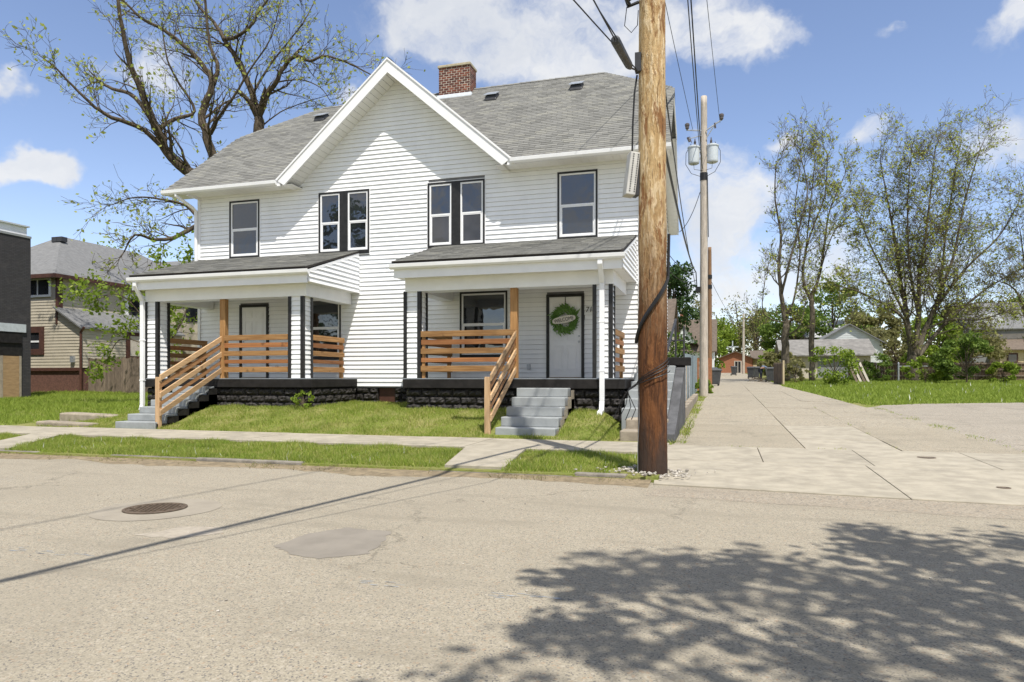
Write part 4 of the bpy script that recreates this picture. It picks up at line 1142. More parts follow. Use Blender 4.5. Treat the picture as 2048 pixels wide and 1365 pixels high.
# downspouts
def downspout(x, zt, zb, yt, yw, side=1, parent=house):
    w = 0.055
    pts = [(yt, zt), (yt, zt - 0.12), (yw, zt - 0.50), (yw, zb + 0.25), (yw - 0.07, zb)]
    mb = MB()
    for (ya, za_), (yb, zb_) in zip(pts[:-1], pts[1:]):
        mb.hexa([(x - w, yb - 0.04, zb_), (x + w, yb - 0.04, zb_), (x + w, yb + 0.04, zb_), (x - w, yb + 0.04, zb_)], [(x - w, ya - 0.04, za_), (x + w, ya - 0.04, za_), (x + w, ya + 0.04, za_), (x - w, ya + 0.04, za_)])
    o = bevel(O('downspout', mb, 'white_trim', parent), 0.008)
    mb = MB(); yb, zb_ = pts[-1]
    mb.hexa([(x - w * 0.9, yb - 0.30, zb_ - 0.06), (x + w * 0.9, yb - 0.30, zb_ - 0.06), (x + w * 0.9, yb - 0.02, zb_ - 0.02), (x - w * 0.9, yb - 0.02, zb_ - 0.02)], [(x - w, yb - 0.27, zb_ + 0.02), (x + w, yb - 0.27, zb_ + 0.02), (x + w, yb + 0.02, zb_ + 0.06), (x - w, yb + 0.02, zb_ + 0.06)])
    O('outlet_shoe', mb, 'white_trim', o)
    for zz in (zb + 0.9, zb + 2.0): O('strap', MB().box(x - w - 0.012, yw - 0.045, zz, x + w + 0.012, yw + 0.045, zz + 0.03), 'white_trim', o)
downspout(-2.52, 3.89, 0.52, 15.15, 15.42)
downspout(-15.22, 3.89, 0.30, 15.15, 15.40)
mb = MB().tube([(-15.75, 17.19, 6.9), (-15.74, 17.19, 6.78), (-15.5, 17.62, 6.5), (-15.47, 17.72, 6.42), (-15.47, 17.73, 4.75)], [0.05] * 5, 8)
O('downspout', mb, 'white_trim', house)

# wreath
wr = E_('wreath', (-3.87, FY - 0.05, 2.80), 'green leafy wreath with a WELCOME board hanging on the white front door', 'wreath')
r = random.Random(4); mb = MB()
for k in range(900):
    a = r.uniform(0, 2 * math.pi); rad = r.gauss(0.245, 0.05)
    c = Vector((math.cos(a) * rad, -0.035 + r.uniform(-0.035, 0.02), math.sin(a) * rad))
    d = Vector((math.cos(a + r.uniform(0.3, 1.5)), r.uniform(-0.5, 0.1), math.sin(a + r.uniform(0.3, 1.5)))).normalized() * r.uniform(0.07, 0.15)
    s = d.cross(Vector((r.uniform(-0.4, 0.4), 1, r.uniform(-0.4, 0.4)))).normalized() * r.uniform(0.010, 0.018)
    mb.poly(c, c + d * 0.5 + s, c + d, c + d * 0.5 - s)
mb.v = [(x - 3.87, y + FY - 0.05, z + 2.80) for x, y, z in mb.v]
O('foliage', mb, 'wreath_green', wr)
O('ring', MB().tube([(-3.87 + 0.27 * math.cos(a), FY - 0.055, 2.80 + 0.27 * math.sin(a)) for a in [2 * math.pi * i / 28 for i in range(29)]], 0.03, 6), 'wreath_green', wr)
O('ribbon', MB().box(-3.878, FY - 0.02, 3.06, -3.862, FY - 0.012, 3.42), 'black_paint', wr)
th = R(10)
mb = MB(); pts = []
for i in range(24):
    a = 2 * math.pi * i / 24; x, z = 0.31 * math.copysign(abs(math.cos(a)) ** 0.8, math.cos(a)), 0.09 * math.copysign(abs(math.sin(a)) ** 0.7, math.sin(a))
    pts.append((-3.87 + x * math.cos(th) - z * math.sin(th), FY - 0.195, 2.79 + x * math.sin(th) + z * math.cos(th)))
sb = O('welcome_board', MB().prism(pts, (0, 0.012, 0)), 'sign_board', wr)
lo = link('lettering', text_mesh('WELCOME', 0.135, 0.003, 0.0, 0.80), 'black_paint', sb, (-3.87, FY - 0.199, 2.785)); lo.rotation_euler = (0, -th, 0)

# ------------------------------------------------------------------ side steps by the alley
ss = E_('side_steps', (-1.45, 14.6, 0.4), 'grey painted concrete side steps with black cheek wall behind the utility pole', 'steps')
for k in range(6):
    bevel(O('step', MB().box(-1.98 + k * 0.012, 14.6 + 0.44 * k, 0.30 if k else 0.1, -1.02, 17.3 - k * 0.002, 0.46 + 0.185 * (k + 1)), 'step_grey', ss), 0.018, 3)
for k, (a, b, zt) in enumerate(((13.45, 13.98, 0.26), (13.98, 14.58, 0.46))):
    o = bevel(O('step', MB().box(-1.86 + 0.05 * k, a, -0.1, -0.98, 14.59 - 0.002 * k, zt), 'old_concrete', ss), 0.03, 3); o['label'] = 'weathered bare concrete lower step'
mb = MB().prism([(-1.015, 13.42, 0.0), (-1.015, 17.5, 0.0), (-1.015, 17.5, 1.55), (-1.015, 17.0, 1.50), (-1.015, 14.75, 0.62), (-1.015, 13.42, 0.22)], (0.2, 0, 0))
bevel(O('cheek_wall', mb, 'cheek_grey', ss), 0.015)
bevel(O('wall_cap', MB().box(-1.75, 17.32, 1.58, -0.68, 17.75, 1.78), 'slab_black', ss), 0.015)
O('cap_pier', MB().box(-1.6, 17.38, 0.3, -0.82, 17.7, 1.58), 'slab_black', ss)
hr = MB().tube([(-1.12, 15.1, 0.75), (-1.12, 15.1, 1.72)], 0.024, 8)
hr.tube([(-1.12, 15.0, 1.62), (-1.12, 15.1, 1.72), (-1.05, 17.6, 2.72), (-1.05, 17.75, 2.72)], 0.03, 8)
hr.tube([(-1.05, 17.6, 1.78), (-1.05, 17.6, 2.72)], 0.024, 8).tube([(-0.85, 17.6, 1.78), (-0.85, 17.6, 2.55)], 0.022, 8).tube([(-1.05, 17.6, 2.2), (-0.85, 17.6, 2.2)], 0.018, 6).tube([(-1.55, 17.6, 2.2), (-1.05, 17.6, 2.2)], 0.018, 6)
O('handrail', hr, 'dark_metal', ss)
lw = E_('low_wall', (-0.85, 20, 0.2), 'low concrete edging wall running back along the alley', 'wall')
for k in range(6):
    a = 17.55 + 1.9 * k; zt = ter(a) + 0.42 - 0.02 * k
    bevel(O('wall_block', MB().box(-1.02 + 0.0 * k, a + 0.01, ter(a) - 0.1, -0.84, a + 1.89, zt), 'old_concrete', lw), 0.02)
# old steps in the left yard
os_ = E_('old_steps', (-16.0, 13.9, 0.1), 'sunken weathered concrete steps in the grass left of the white house', 'steps')
bevel(O('step', MB().hexa([(-16.55, 13.35, 0.0), (-14.95, 13.45, 0.0), (-14.9, 13.75, 0.0), (-16.5, 13.7, 0.0)], [(-16.55, 13.35, 0.19), (-14.95, 13.45, 0.15), (-14.9, 13.75, 0.15), (-16.5, 13.7, 0.2)]), 'old_concrete', os_), 0.04, 3)
bevel(O('step', MB().hexa([(-17.2, 14.55, 0.0), (-15.2, 14.7, 0.0), (-15.2, 15.1, 0.0), (-17.2, 15.0, 0.0)], [(-17.2, 14.55, 0.33), (-15.2, 14.7, 0.27), (-15.2, 15.1, 0.28), (-17.2, 15.0, 0.34)]), 'old_concrete', os_), 0.04, 3)

# ------------------------------------------------------------------ utility poles and cables
PX, PY = -0.87, 9.5
up_ = E_('utility_pole', (PX, PY, 0), 'thick weathered brown wooden utility pole at the kerb with cables wrapped round it', 'utility pole')
def rough_pole(x, y, z0, z1, r0, r1, n=28, m=150, amp=0.012, seed=1):
    mb = MB(); r = random.Random(seed); ph = [r.uniform(0, 6.28) for _ in range(12)]
    gou = [(r.uniform(0, 6.28), r.uniform(z0, z1), r.uniform(0.08, 0.25), r.uniform(0.15, 0.6), r.uniform(0.3, 1.0)) for _ in range(70)]
    for k in range(m + 1):
        z = z0 + (z1 - z0) * k / m; rr = r0 + (r1 - r0) * (k / m)
        for j in range(n):
            a = 2 * math.pi * j / n
            d = amp * 0.35 * (math.sin(3 * a + ph[0] + z * 0.7) + math.sin(7 * a + ph[1] - z * 1.3) * 0.6 + r.uniform(-0.5, 0.5))
            for ga, gz, gw, gh, gd in gou:
                if abs(z - gz) < gh:
                    da = (a - ga + math.pi) % (2 * math.pi) - math.pi
                    if abs(da) < gw * 2: d -= amp * gd * max(0, 1 - abs(da) / (gw * 2)) * (1 - abs(z - gz) / gh) * 1.2
            mb.v.append((x + (rr + d) * math.cos(a), y + (rr + d) * math.sin(a), z))
    for k in range(m):
        for j in range(n):
            j2 = (j + 1) % n; mb.f.append((k * n + j, k * n + j2, (k + 1) * n + j2, (k + 1) * n + j))
    mb.f.append(tuple(range(m * n, m * n + n)))
    return mb
O('shaft', rough_pole(PX, PY, -0.5, 13.6, 0.201, 0.145), 'pole_wood', up_, smooth_=True)
O('crossarm', MB().box(PX - 1.2, PY - 0.24, 12.4, PX + 1.2, PY - 0.13, 12.53), 'pole_brown', up_)
for xx in (-1.1, -0.4, 1.1): O('insulator', MB().lathe((PX + xx, PY - 0.18, 12.53), [(0.03, 0), (0.05, 0.05), (0.07, 0.06), (0.05, 0.1), (0.06, 0.12), (0.03, 0.2)], 10), 'porcelain', up_)
# terminal box on the street side, hanging left of the pole
bx = MB().box(-0.11, -0.09, -0.29, 0.02, 0.09, 0.29)
bx.v = [(x, y, z) for x, y, z in bx.v]
tb = link('terminal_box', bx.mesh('terminal_box'), 'box_grey', up_, (PX - 0.235, PY - 0.06, 4.00)); tb.rotation_euler = (0, R(7), R(25))
bevel(tb, 0.012)
mb = MB()
for k in range(17):
    z = -0.25 + k * 0.031
    mb.box(-0.075, -0.093, z, -0.058, -0.089, z + 0.017)
    mb.box(-0.012, -0.093, z, 0.005, -0.0915, z + 0.017)
ho = link('port_row', mb.mesh('port_row'), 'dark_metal', tb, tuple(WO[tb.name])); ho.location = (0, 0, 0); ho['kind'] = 'stuff'
ho = link('box_bracket', MB().box(0.022, -0.06, -0.27, 0.085, 0.1, 0.29).mesh('box_bracket'), 'dark_metal', tb, tuple(WO[tb.name])); ho.location = (0, 0, 0)
# drop cable from attachment to box, cables wrapped round the lower shaft
O('drop_cable', MB().tube([(PX - 0.20, PY - 0.05, 5.35), (PX - 0.23, PY - 0.09, 5.1), (PX - 0.25, PY - 0.1, 4.7), (PX - 0.26, PY - 0.1, 4.27)], 0.013, 6), 'cable_black', up_)
def helix(a0, a1, z0, z1, rr=0.212, n=24, rad=0.011, wob_=0.0):
    return [(PX + rr * math.cos(a0 + (a1 - a0) * k / n), PY + rr * math.sin(a0 + (a1 - a0) * k / n), z0 + (z1 - z0) * k / n + wob_ * math.sin(k)) for k in range(n + 1)], rad
aL, aR = R(197), R(-10)
mb = MB()
for dz, rd in ((0, 0.022), (0.035, 0.012)):
    p, _ = helix(R(345), R(190), 2.60 + dz, 1.75 + dz, 0.216); p = [(PX + 0.215, PY + 0.02, 3.2)] + p
    mb.tube(p, rd, 6)
O('wrapped_cable', mb, 'cable_black', up_)
mb = MB()
for k in range(4):
    p, _ = helix(R(352 + k), R(198), 1.55 - k * 0.05 + (k == 3) * -0.03, 1.20 - k * 0.012, 0.214 + 0.006 * k, 20)
    r = random.Random(k)
    e = p[-1]; p += [(e[0] - 0.10, e[1] - 0.02 - k * 0.01, e[2] - 0.07), (e[0] - 0.20 + 0.07 * k, e[1] - 0.05, e[2] - 0.25 - 0.02 * k), (e[0] - 0.30 + 0.085 * k, e[1] - 0.06, e[2] - 0.44 - 0.03 * r.random())]
    mb.tube(p, 0.006, 5)
O('wrapped_cable', mb, 'cable_black', up_)
O('ground_wire', MB().tube([(PX - 0.17, PY - 0.125, 1.2), (PX - 0.165, PY - 0.13, 0.7), (PX - 0.185, PY - 0.11, 0.35), (PX - 0.18, PY - 0.13, 0.0)], 0.004, 4), 'galvanised', up_)
# pebbles round the foot
mb = MB(); r = random.Random(2)
ico = bmesh.new(); bmesh.ops.create_icosphere(ico, subdivisions=1, radius=1.0); icv = [v.co.copy() for v in ico.verts]; icf = [tuple(v.index for v in f.verts) for f in ico.faces]; ico.free()
def stone(mb, c, s):
    i = len(mb.v); q = [r.uniform(0.6, 1.2) for _ in range(3)]; rz = r.uniform(0, 6.28); cz, sz = math.cos(rz), math.sin(rz)
    for v in icv:
        k = r.uniform(0.8, 1.15); x, y, z = v.x * s * q[0] * k, v.y * s * q[1] * k, v.z * s * q[2] * k * 0.65
        mb.v.append((c[0] + x * cz - y * sz, c[1] + x * sz + y * cz, c[2] + z))
    mb.f += [tuple(i + k for k in f) for f in icf]
for k in range(150):
    a = r.uniform(0, 6.28); d = 0.21 + abs(r.gauss(0, 0.19)); x, y = PX + d * math.cos(a) * 1.2, PY + d * math.sin(a)
    if y < 8.8: continue
    stone(mb, (x, y, (0.02 if x < -0.75 else -0.0) + 0.012), r.uniform(0.012, 0.034))
O('pebbles', mb, 'pebbles', kind='stuff', label='pale pebbles heaped round the foot of the thick pole')
mb = MB()
for k in range(150):
    stone(mb, (r.uniform(-7, 5), r.uniform(2.5, 8.6), -0.055), r.uniform(0.004, 0.012))
O('road_grit', mb, 'pebbles', kind='stuff', label='loose grit scattered on the street')

def cable(name, pts, rad, label, sag=0.0, n=24, group='overhead cables', mat='cable_black', cat='cable', seg=6):
    """pts: list of anchor points; parabola sag between consecutive anchors"""
    out = []
    for a, b in zip(pts[:-1], pts[1:]):
        a, b = Vector(a), Vector(b)
        for k in range(n):
            f = k / n; q = a.lerp(b, f); q.z -= sag * 4 * f * (1 - f); out.append(q)
    out.append(Vector(pts[-1]))
    return O(name, MB().tube(out, rad, seg), mat, label=label, cat=cat, group=group)
P2 = Vector((-0.66, 30.7, 0.42))
# street-side spans that pass over the camera
A0 = Vector((PX - 0.19, PY - 0.08, 5.40))
cb = cable('overhead_cable', [A0, (-8.9, -26, 6.6)], 0.008, 'thick black communication cable rising from the pole, above the drop cable', 0.55)
cb2 = E_('splice_closure', tuple(A0), 'long black cable splice closure hanging beside the thick pole', 'splice closure')
q0, q1 = P(1268, 150, 9.2), P(1176, -20, 6.8)
dv = (q1 - q0)
sp = [q0 + dv * f for f in (0.0, 0.05, 0.12, 0.14, 0.42, 0.45, 0.5)]
O('case', MB().tube([q0 + dv * f for f in (0.10, 0.12, 0.15, 0.45, 0.48, 0.49)], [0.02, 0.035, 0.05, 0.056, 0.056, 0.03], 12), 'plastic_dark', cb2)
O('tail', MB().tube([A0, q0 + dv * 0.11], 0.013, 6), 'cable_black', cb2)
O('tail', MB().tube([q0 + dv * 0.485, q0 + dv * 1.2, (-3.6, -2, 5.8), (-8.9, -26, 6.5)], 0.008, 6), 'cable_black', cb2)
O('lashing', MB().tube([q0 + dv * 0.49 + Vector((0.03, 0, 0)), q0 + dv * 0.8, q0 + dv * 1.15], 0.008, 5), 'cable_black', cb2)
O('clamp', MB().box(A0.x - 0.03, A0.y - 0.06, A0.z - 0.03, A0.x + 0.05, A0.y + 0.04, A0.z + 0.22), 'dark_metal', cb2)
# drip loop bracket high on the pole
O('cable_bracket', MB().tube([(PX - 0.18, PY - 0.02, 6.35), (PX - 0.32, PY - 0.04, 6.3), (PX - 0.36, PY - 0.03, 6.45)], 0.025, 6).tube([(PX - 0.34, PY - 0.03, 6.3), (PX - 0.37, PY - 0.03, 6.05), (PX - 0.28, PY - 0.02, 5.95), (PX - 0.2, PY, 6.05), (PX - 0.19, PY, 6.25)], 0.006, 5), 'cable_black', up_)
cable('overhead_cable', [(PX - 0.3, PY - 0.05, 6.40), (-6.7, -26, 7.3)], 0.042, 'heavy bundled cable over the street casting the broad line of shade', 0.4)
cable('overhead_cable', [(PX - 0.3, PY - 0.05, 6.32), (-6.82, -26, 7.2)], 0.022, 'second bundled cable close under the heavy one over the street', 0.4)
cable('power_line', [(PX - 0.16, PY, 11.9), (-5.9, -26, 12.4)], 0.016, 'thin power line over the street casting the faint line of shade', 0.35, cat='power line')
# spans from pole to the transformer pole
tt = P(1398, 205, 30.0)
def tz(py): return CAMZ + (HOR - py) / FPX * 30.0
cable('power_line', [(PX - 1.1, PY - 0.18, 12.73), P(1386, 262, 30.0)], 0.010, 'thin line reaching the left insulator of the transformer pole', 0.15, cat='power line')
cable('power_line', [(PX + 0.0, PY, 13.4), P(1440, 246, 30.0)], 0.010, 'thin line reaching the right insulator of the transformer pole', 0.1, cat='power line')
cable('overhead_cable', [(PX + 0.16, PY, 10.4), P(1398, 285, 30.0), P(1405, 330, 30.0)], 0.016, 'black line meeting the transformer pole above the grey cans', 0.1)
cable('overhead_cable', [(PX + 0.17, PY + 0.05, 11.6), P(1405, 345, 30.0)], 0.02, 'thick twisted service cable passing in front of the transformer pole', 0.1)
cable('overhead_cable', [(PX + 0.08, PY + 0.2, 4.75), P(1392, 545, 29.8), P(1397, 578, 29.9)], 0.022, 'thick low cable running back from the pole beside the white eave', 0.35)
cable('overhead_cable', [(PX + 0.1, PY + 0.2, 5.6), P(1385, 540, 29.8), P(1402, 590, 30.0)], 0.012, 'thin low cable running back above the thick one', 0.3)
cable('service_drop', [P(1393, 560, 29.8), (-1.93, 26.0, 5.4)], 0.014, 'lower service wire crossing from the grey pole to the house', 0.3)
cable('service_drop', [P(1390, 545, 29.8), (-1.93, 24.0, 5.9)], 0.012, 'upper service wire crossing from the grey pole to the house', 0.3)
cable('service_drop', [P(1400, 385, 30.0), (-1.5, 27.7, 6.95)], 0.014, 'service wire from below the transformers to the rear eave', 0.25)

def pole(name, base, h, r0, r1, mat, label):
    e = E_(name, tuple(base), label, 'utility pole')
    O('shaft', rough_pole(base[0], base[1], base[2] - 0.3, base[2] + h, r0, r1, 14, 40, 0.01, 5), mat, e, smooth_=True)
    return e
p2 = pole('utility_pole', P2, 12.85, 0.185, 0.13, 'pole_grey', 'pale grey wooden utility pole carrying two transformer cans beside the alley')
ax, ay = P2.x, P2.y
for sx, px in ((-1, 1388), (1, 1425)):
    c = P(px, 330, 30.0); c.y = ay + 0.02
    tz0, tz1 = tz(333), tz(297)
    o = O('transformer', MB().lathe((c.x, c.y, tz0), [(0.17, 0), (0.225, 0.03), (0.235, 0.08), (0.24, tz1 - tz0 - 0.1), (0.265, tz1 - tz0 - 0.09), (0.265, tz1 - tz0 - 0.04), (0.2, tz1 - tz0), (0.05, tz1 - tz0 + 0.03)], 20), 'transformer_grey', p2)
    O('bushing', MB().lathe((c.x - sx * 0.05, c.y - 0.05, tz1), [(0.05, 0), (0.06, 0.06), (0.04, 0.08), (0.055, 0.14), (0.03, 0.2), (0.015, 0.3)], 10), 'porcelain', o)
    O('bracket', MB().box(min(c.x, ax), c.y - 0.04, tz0 + 0.2, max(c.x, ax), c.y + 0.04, tz0 + 0.28).box(min(c.x, ax), c.y - 0.04, tz0 + 0.5, max(c.x, ax), c.y + 0.04, tz0 + 0.58), 'galvanised', p2)
    O('jumper', MB().tube([(c.x + sx * 0.1, c.y - 0.05, tz1 + 0.1), (c.x + sx * 0.32, c.y - 0.05, tz1 - 0.3), (c.x + sx * 0.33, c.y - 0.05, tz0), (c.x + sx * 0.1, c.y - 0.05, tz0 - 0.4), (ax + sx * 0.12, c.y, tz0 - 0.55)], 0.012, 5).tube([(c.x, c.y - 0.1, tz0), (c.x - sx * 0.02, c.y - 0.1, tz0 - 0.25), (ax, c.y - 0.15, tz0 - 0.35)], 0.01, 5), 'cable_black', p2)
arm = MB().tube([(ax - 0.72, ay - 0.15, tz(264) - 0.05), (ax - 0.1, ay - 0.15, tz(268) - 0.05)], 0.03, 6).tube([(ax + 0.72, ay - 0.15, tz(253)), (ax + 0.1, ay - 0.15, tz(266) - 0.1)], 0.03, 6).tube([(ax + 0.5, ay - 0.15, tz(257)), (ax + 0.12, ay - 0.15, tz(285))], 0.022, 6).tube([(ax - 0.62, ay - 0.15, tz(284)), (ax - 0.1, ay - 0.15, tz(280))], 0.025, 6)
O('arm', arm, 'galvanised', p2)
for xx, zz in ((-0.68, tz(264)), (0.72, tz(252))): O('insulator', MB().lathe((ax + xx, ay - 0.15, zz), [(0.03, -0.05), (0.08, 0.02), (0.08, 0.1), (0.1, 0.12), (0.1, 0.2), (0.05, 0.24)], 12), 'porcelain', p2)
O('cutout', MB().tube([(ax - 0.66, ay - 0.15, tz(281)), (ax - 0.58, ay - 0.15, tz(290))], 0.05, 8).tube([(ax - 0.58, ay - 0.15, tz(280)), (ax - 0.5, ay - 0.15, tz(292))], 0.018, 6).tube([(ax + 0.45, ay - 0.15, tz(258)), (ax + 0.47, ay - 0.15, tz(268))], 0.04, 8), 'porcelain', p2)
O('marker_band', MB().lathe((ax, ay, tz(367)), [(0.162, 0), (0.162, 0.32)], 16), 'cable_black', p2)
O('riser', MB().tube([(ax + 0.15, ay - 0.12, tz(360)), (ax + 0.19, ay - 0.12, tz(480))], 0.02, 6), 'cable_black', p2)
O('junction', MB().box(ax - 0.32, ay - 0.2, tz(588), ax - 0.15, ay - 0.02, tz(577)), 'cable_black', p2)
b3 = P(1419.5, 771, 41.0); b3.z = ter(b3.y)
p3 = pole('utility_pole', b3, 8.3, 0.15, 0.10, 'pole_brown', 'orange brown wooden pole standing behind the grey transformer pole')
for py in (558, 578): O('marker_band', MB().lathe((b3.x, b3.y, CAMZ + (HOR - py) / FPX * 41), [(0.135, 0), (0.135, 0.22)], 14), 'cable_black', p3)
b4 = P(1487, 750, 95); b4.z = ter(b4.y)
p4 = pole('utility_pole', b4, 8.2, 0.19, 0.14, 'pole_grey', 'slim distant grey pole standing before the brick church')
cable('overhead_cable', [P(1421, 560, 41), P(1487, 660, 95)], 0.012, 'far cable between the brown pole and the slim distant pole', 0.6)

# ------------------------------------------------------------------ trees
def orth(d, r):
    a = Vector((r.uniform(-1, 1), r.uniform(-1, 1), r.uniform(-1, 1)))
    o = a - d * a.dot(d)
    return o.normalized() if o.length > 1e-4 else d.orthogonal().normalized()
class Tree:
    def __init__(s, seed, leafn=3, leaf_s=0.09, spread=0.7, up=0.12, wander=0.25, minr=0.006):
        s.r = random.Random(seed); s.big = MB(); s.twig = MB(); s.leaf = []; s.leafn = leafn; s.ls = leaf_s; s.spread = spread; s.up = up; s.wander = wander; s.minr = minr
    def limb(s, pts, r0, r1, kids, lvl=1, klen=2.2, maxl=4, kfrom=0.15, ratio=0.62):
        """explicit limb through pts; smooth, then spawn kids along it"""
        P_ = [Vector(p) for p in pts]; out = []
        for i in range(len(P_) - 1):
            p0, p1, p2, p3 = P_[max(i - 1, 0)], P_[i], P_[i + 1], P_[min(i + 2, len(P_) - 1)]
            for k in range(4):
                t = k / 4
                out.append(0.5 * ((2 * p1) + (p2 - p0) * t + (2 * p0 - 5 * p1 + 4 * p2 - p3) * t * t + (3 * p1 - p0 - 3 * p2 + p3) * t ** 3))
        out.append(P_[-1]); n = len(out)
        rad = [r0 + (r1 - r0) * (k / (n - 1)) ** 0.8 for k in range(n)]
        out2 = [q + Vector((s.r.uniform(-1, 1), s.r.uniform(-1, 1), s.r.uniform(-1, 1))) * rad[k] * 0.25 for k, q in enumerate(out)]
        s.big.tube(out2, rad, 8)
        for k in range(kids):
            f = kfrom + (1 - kfrom) * (k + s.r.random()) / kids; i = min(int(f * (n - 1)), n - 2)
            d = (out[i + 1] - out[i]).normalized(); q = (d + orth(d, s.r) * s.r.uniform(0.5, 1.3)).normalized()
            s.grow(out2[i], q, klen * s.r.uniform(0.55, 1.2) * (1.1 - 0.5 * f), max(rad[i] * s.r.uniform(0.3, 0.5), 0.012), lvl + 1, maxl, ratio)
        d = (out[-1] - out[-2]).normalized()
        for k in range(2): s.grow(out2[-1], (d + orth(d, s.r) * 0.45).normalized(), klen * 0.8, r1 * 0.8, lvl + 1, maxl, ratio)
    def grow(s, p, d, L, r, lvl, maxl, ratio=0.62):
        rr = s.r; n = 5 if lvl < maxl else 3
        pts, rad = [p], [r]; q = p.copy()
        for k in range(n):
            d = (d + orth(d, rr) * s.wander * rr.random() + Vector((0, 0, s.up))).normalized()
            q = q + d * (L / n); pts.append(q.copy()); rad.append(max(r * (1 - 0.75 * (k + 1) / n), s.minr * 0.7))
        (s.big if r > 0.05 else s.twig).tube(pts, rad, 6 if r > 0.05 else (4 if r > 0.02 else 3), caps=False)
        if lvl >= maxl:
            for k in range(s.leafn):
                s.leaf.append(pts[rr.randrange(1, n + 1)] + Vector((rr.gauss(0, 1), rr.gauss(0, 1), rr.gauss(0, 1))) * s.ls * 0.8)
            return
        nk = rr.choice((3, 4, 4, 5)) if lvl + 1 < maxl else rr.choice((3, 4, 5))
        for k in range(nk):
            i = 1 + int((n) * (k + rr.random()) / nk); i = min(i, n)
            dd = (pts[i] - pts[i - 1]).normalized(); c = (dd + orth(dd, rr) * s.spread * rr.uniform(0.6, 1.4)).normalized()
            s.grow(pts[i], c, L * ratio * rr.uniform(0.7, 1.25), max(rad[i] * 0.62, s.minr), lvl + 1, maxl, ratio)
    def build(s, name, base, label, bark, leafmat, cat='tree', group=None, leafsize=None, twig_mat=None, seed=0):
        e = E_(name, tuple(base), label, cat, group)
        g = np.random.default_rng(seed + 1)
        t = O('trunk', s.big, bark, e, smooth_=True)
        if s.twig.v: O('twigs', s.twig, twig_mat or bark, e)
        if s.leaf:
            c = np.array([tuple(v) for v in s.leaf]); O_leaf(c, g, leafsize or s.ls, leafmat, e)
        return e
def O_leaf(c, g, size, mat, parent, name='crown'):
    n = len(c); a = g.normal(size=(n, 3)); a /= np.linalg.norm(a, axis=1)[:, None]
    b = g.normal(size=(n, 3)); b -= a * (a * b).sum(1)[:, None]; b /= np.linalg.norm(b, axis=1)[:, None]
    s = size * g.uniform(0.55, 1.35, n)[:, None]
    v = np.stack([c - a * s * 0.6, c + b * s * 0.36, c + a * s * 0.6, c - b * s * 0.36], 1)
    return npmesh(name, v, 4, mat, parent=parent)

# --- big bare-limbed tree behind the house, left
D1 = 37.0
tr = Tree(21, leafn=1, leaf_s=0.12, spread=0.75, up=0.06, wander=0.42, minr=0.011)
b1 = P(470, 760, D1); b1.z = ter(b1.y)
fork = P(440, 420, D1)
tr.limb([b1, P(462, 600, D1), fork], 0.55, 0.46, 0)
tr.limb([fork, P(400, 362, D1), P(345, 318, D1 - 0.5), P(318, 270, D1 - 1), P(290, 200, D1 - 1.5), P(262, 130, D1 - 2), P(245, 60, D1 - 2.5), P(230, -40, D1 - 3)], 0.36, 0.07, 15, klen=2.3)
tr.limb([P(345, 318, D1 - 0.5), P(290, 262, D1 - 1.5), P(225, 236, D1 - 2.5), P(190, 215, D1 - 3), P(145, 172, D1 - 3.5), P(110, 135, D1 - 4), P(80, 112, D1 - 4)], 0.15, 0.02, 12, klen=1.7)
tr.limb([P(318, 265, D1 - 1), P(270, 195, D1 + 0.5), P(225, 178, D1 + 1), P(198, 165, D1 + 1)], 0.14, 0.07, 4, klen=1.6)
tr.limb([P(318, 258, D1 - 1), P(350, 238, D1), P(390, 222, D1 + 0.6), P(360, 170, D1 + 0.5), P(335, 120, D1), P(325, 60, D1)], 0.13, 0.03, 9, klen=2.2)
tr.limb([fork, P(428, 330, D1 + 1), P(412, 265, D1 + 1), P(402, 230, D1 + 1.3), P(425, 170, D1 + 1.4), P(405, 130, D1 + 1.6), P(368, 92, D1 + 1.6), P(330, 62, D1 + 1.6), P(285, 38, D1 + 1), P(245, 0, D1 + 1)], 0.30, 0.05, 16, klen=2.8)
tr.limb([P(425, 172, D1 + 1.4), P(436, 135, D1 + 1.6), P(420, 90, D1 + 2), P(412, 20, D1 + 2), P(405, -60, D1 + 2)], 0.14, 0.05, 8, klen=2.4)
tr.limb([P(422, 268, D1 + 1), P(440, 232, D1), P(470, 190, D1 - 0.5), P(500, 140, D1 - 0.7), P(540, 80, D1 - 1), P(560, 10, D1 - 1)], 0.10, 0.02, 10, klen=2.4)
tr.limb([fork, P(395, 450, D1 - 1), P(350, 475, D1 - 2), P(310, 480, D1 - 2.5), P(270, 470, D1 - 3), P(248, 505, D1 - 3)], 0.17, 0.03, 10, klen=1.9)
tr.limb([P(400, 440, D1 - 1), P(372, 412, D1 - 1), P(330, 400, D1 - 1.5), P(270, 395, D1 - 2), P(225, 410, D1 - 2)], 0.10, 0.02, 9, klen=1.8)
tr.build('bare_tree', b1, 'large spreading tree with sparse young leaves behind the left eave', 'bark_brown', 'leaf_spring', leafsize=0.17, twig_mat='bark_brown', seed=1)
D2 = 40.0
tr = Tree(33, leafn=1, leaf_s=0.12, spread=0.75, up=0.05, wander=0.42, minr=0.011)
b2 = P(545, 760, D2); b2.z = ter(b2.y)
tr.limb([b2, P(535, 500, D2), P(522, 300, D2), P(519, 235, D2)], 0.5, 0.26, 0)
tr.limb([P(519, 238, D2), P(505, 190, D2), P(478, 125, D2), P(455, 90, D2), P(435, 55, D2 + 0.5), P(400, 15, D2 + 1), P(370, -30, D2 + 1)], 0.22, 0.06, 13, klen=3.0)
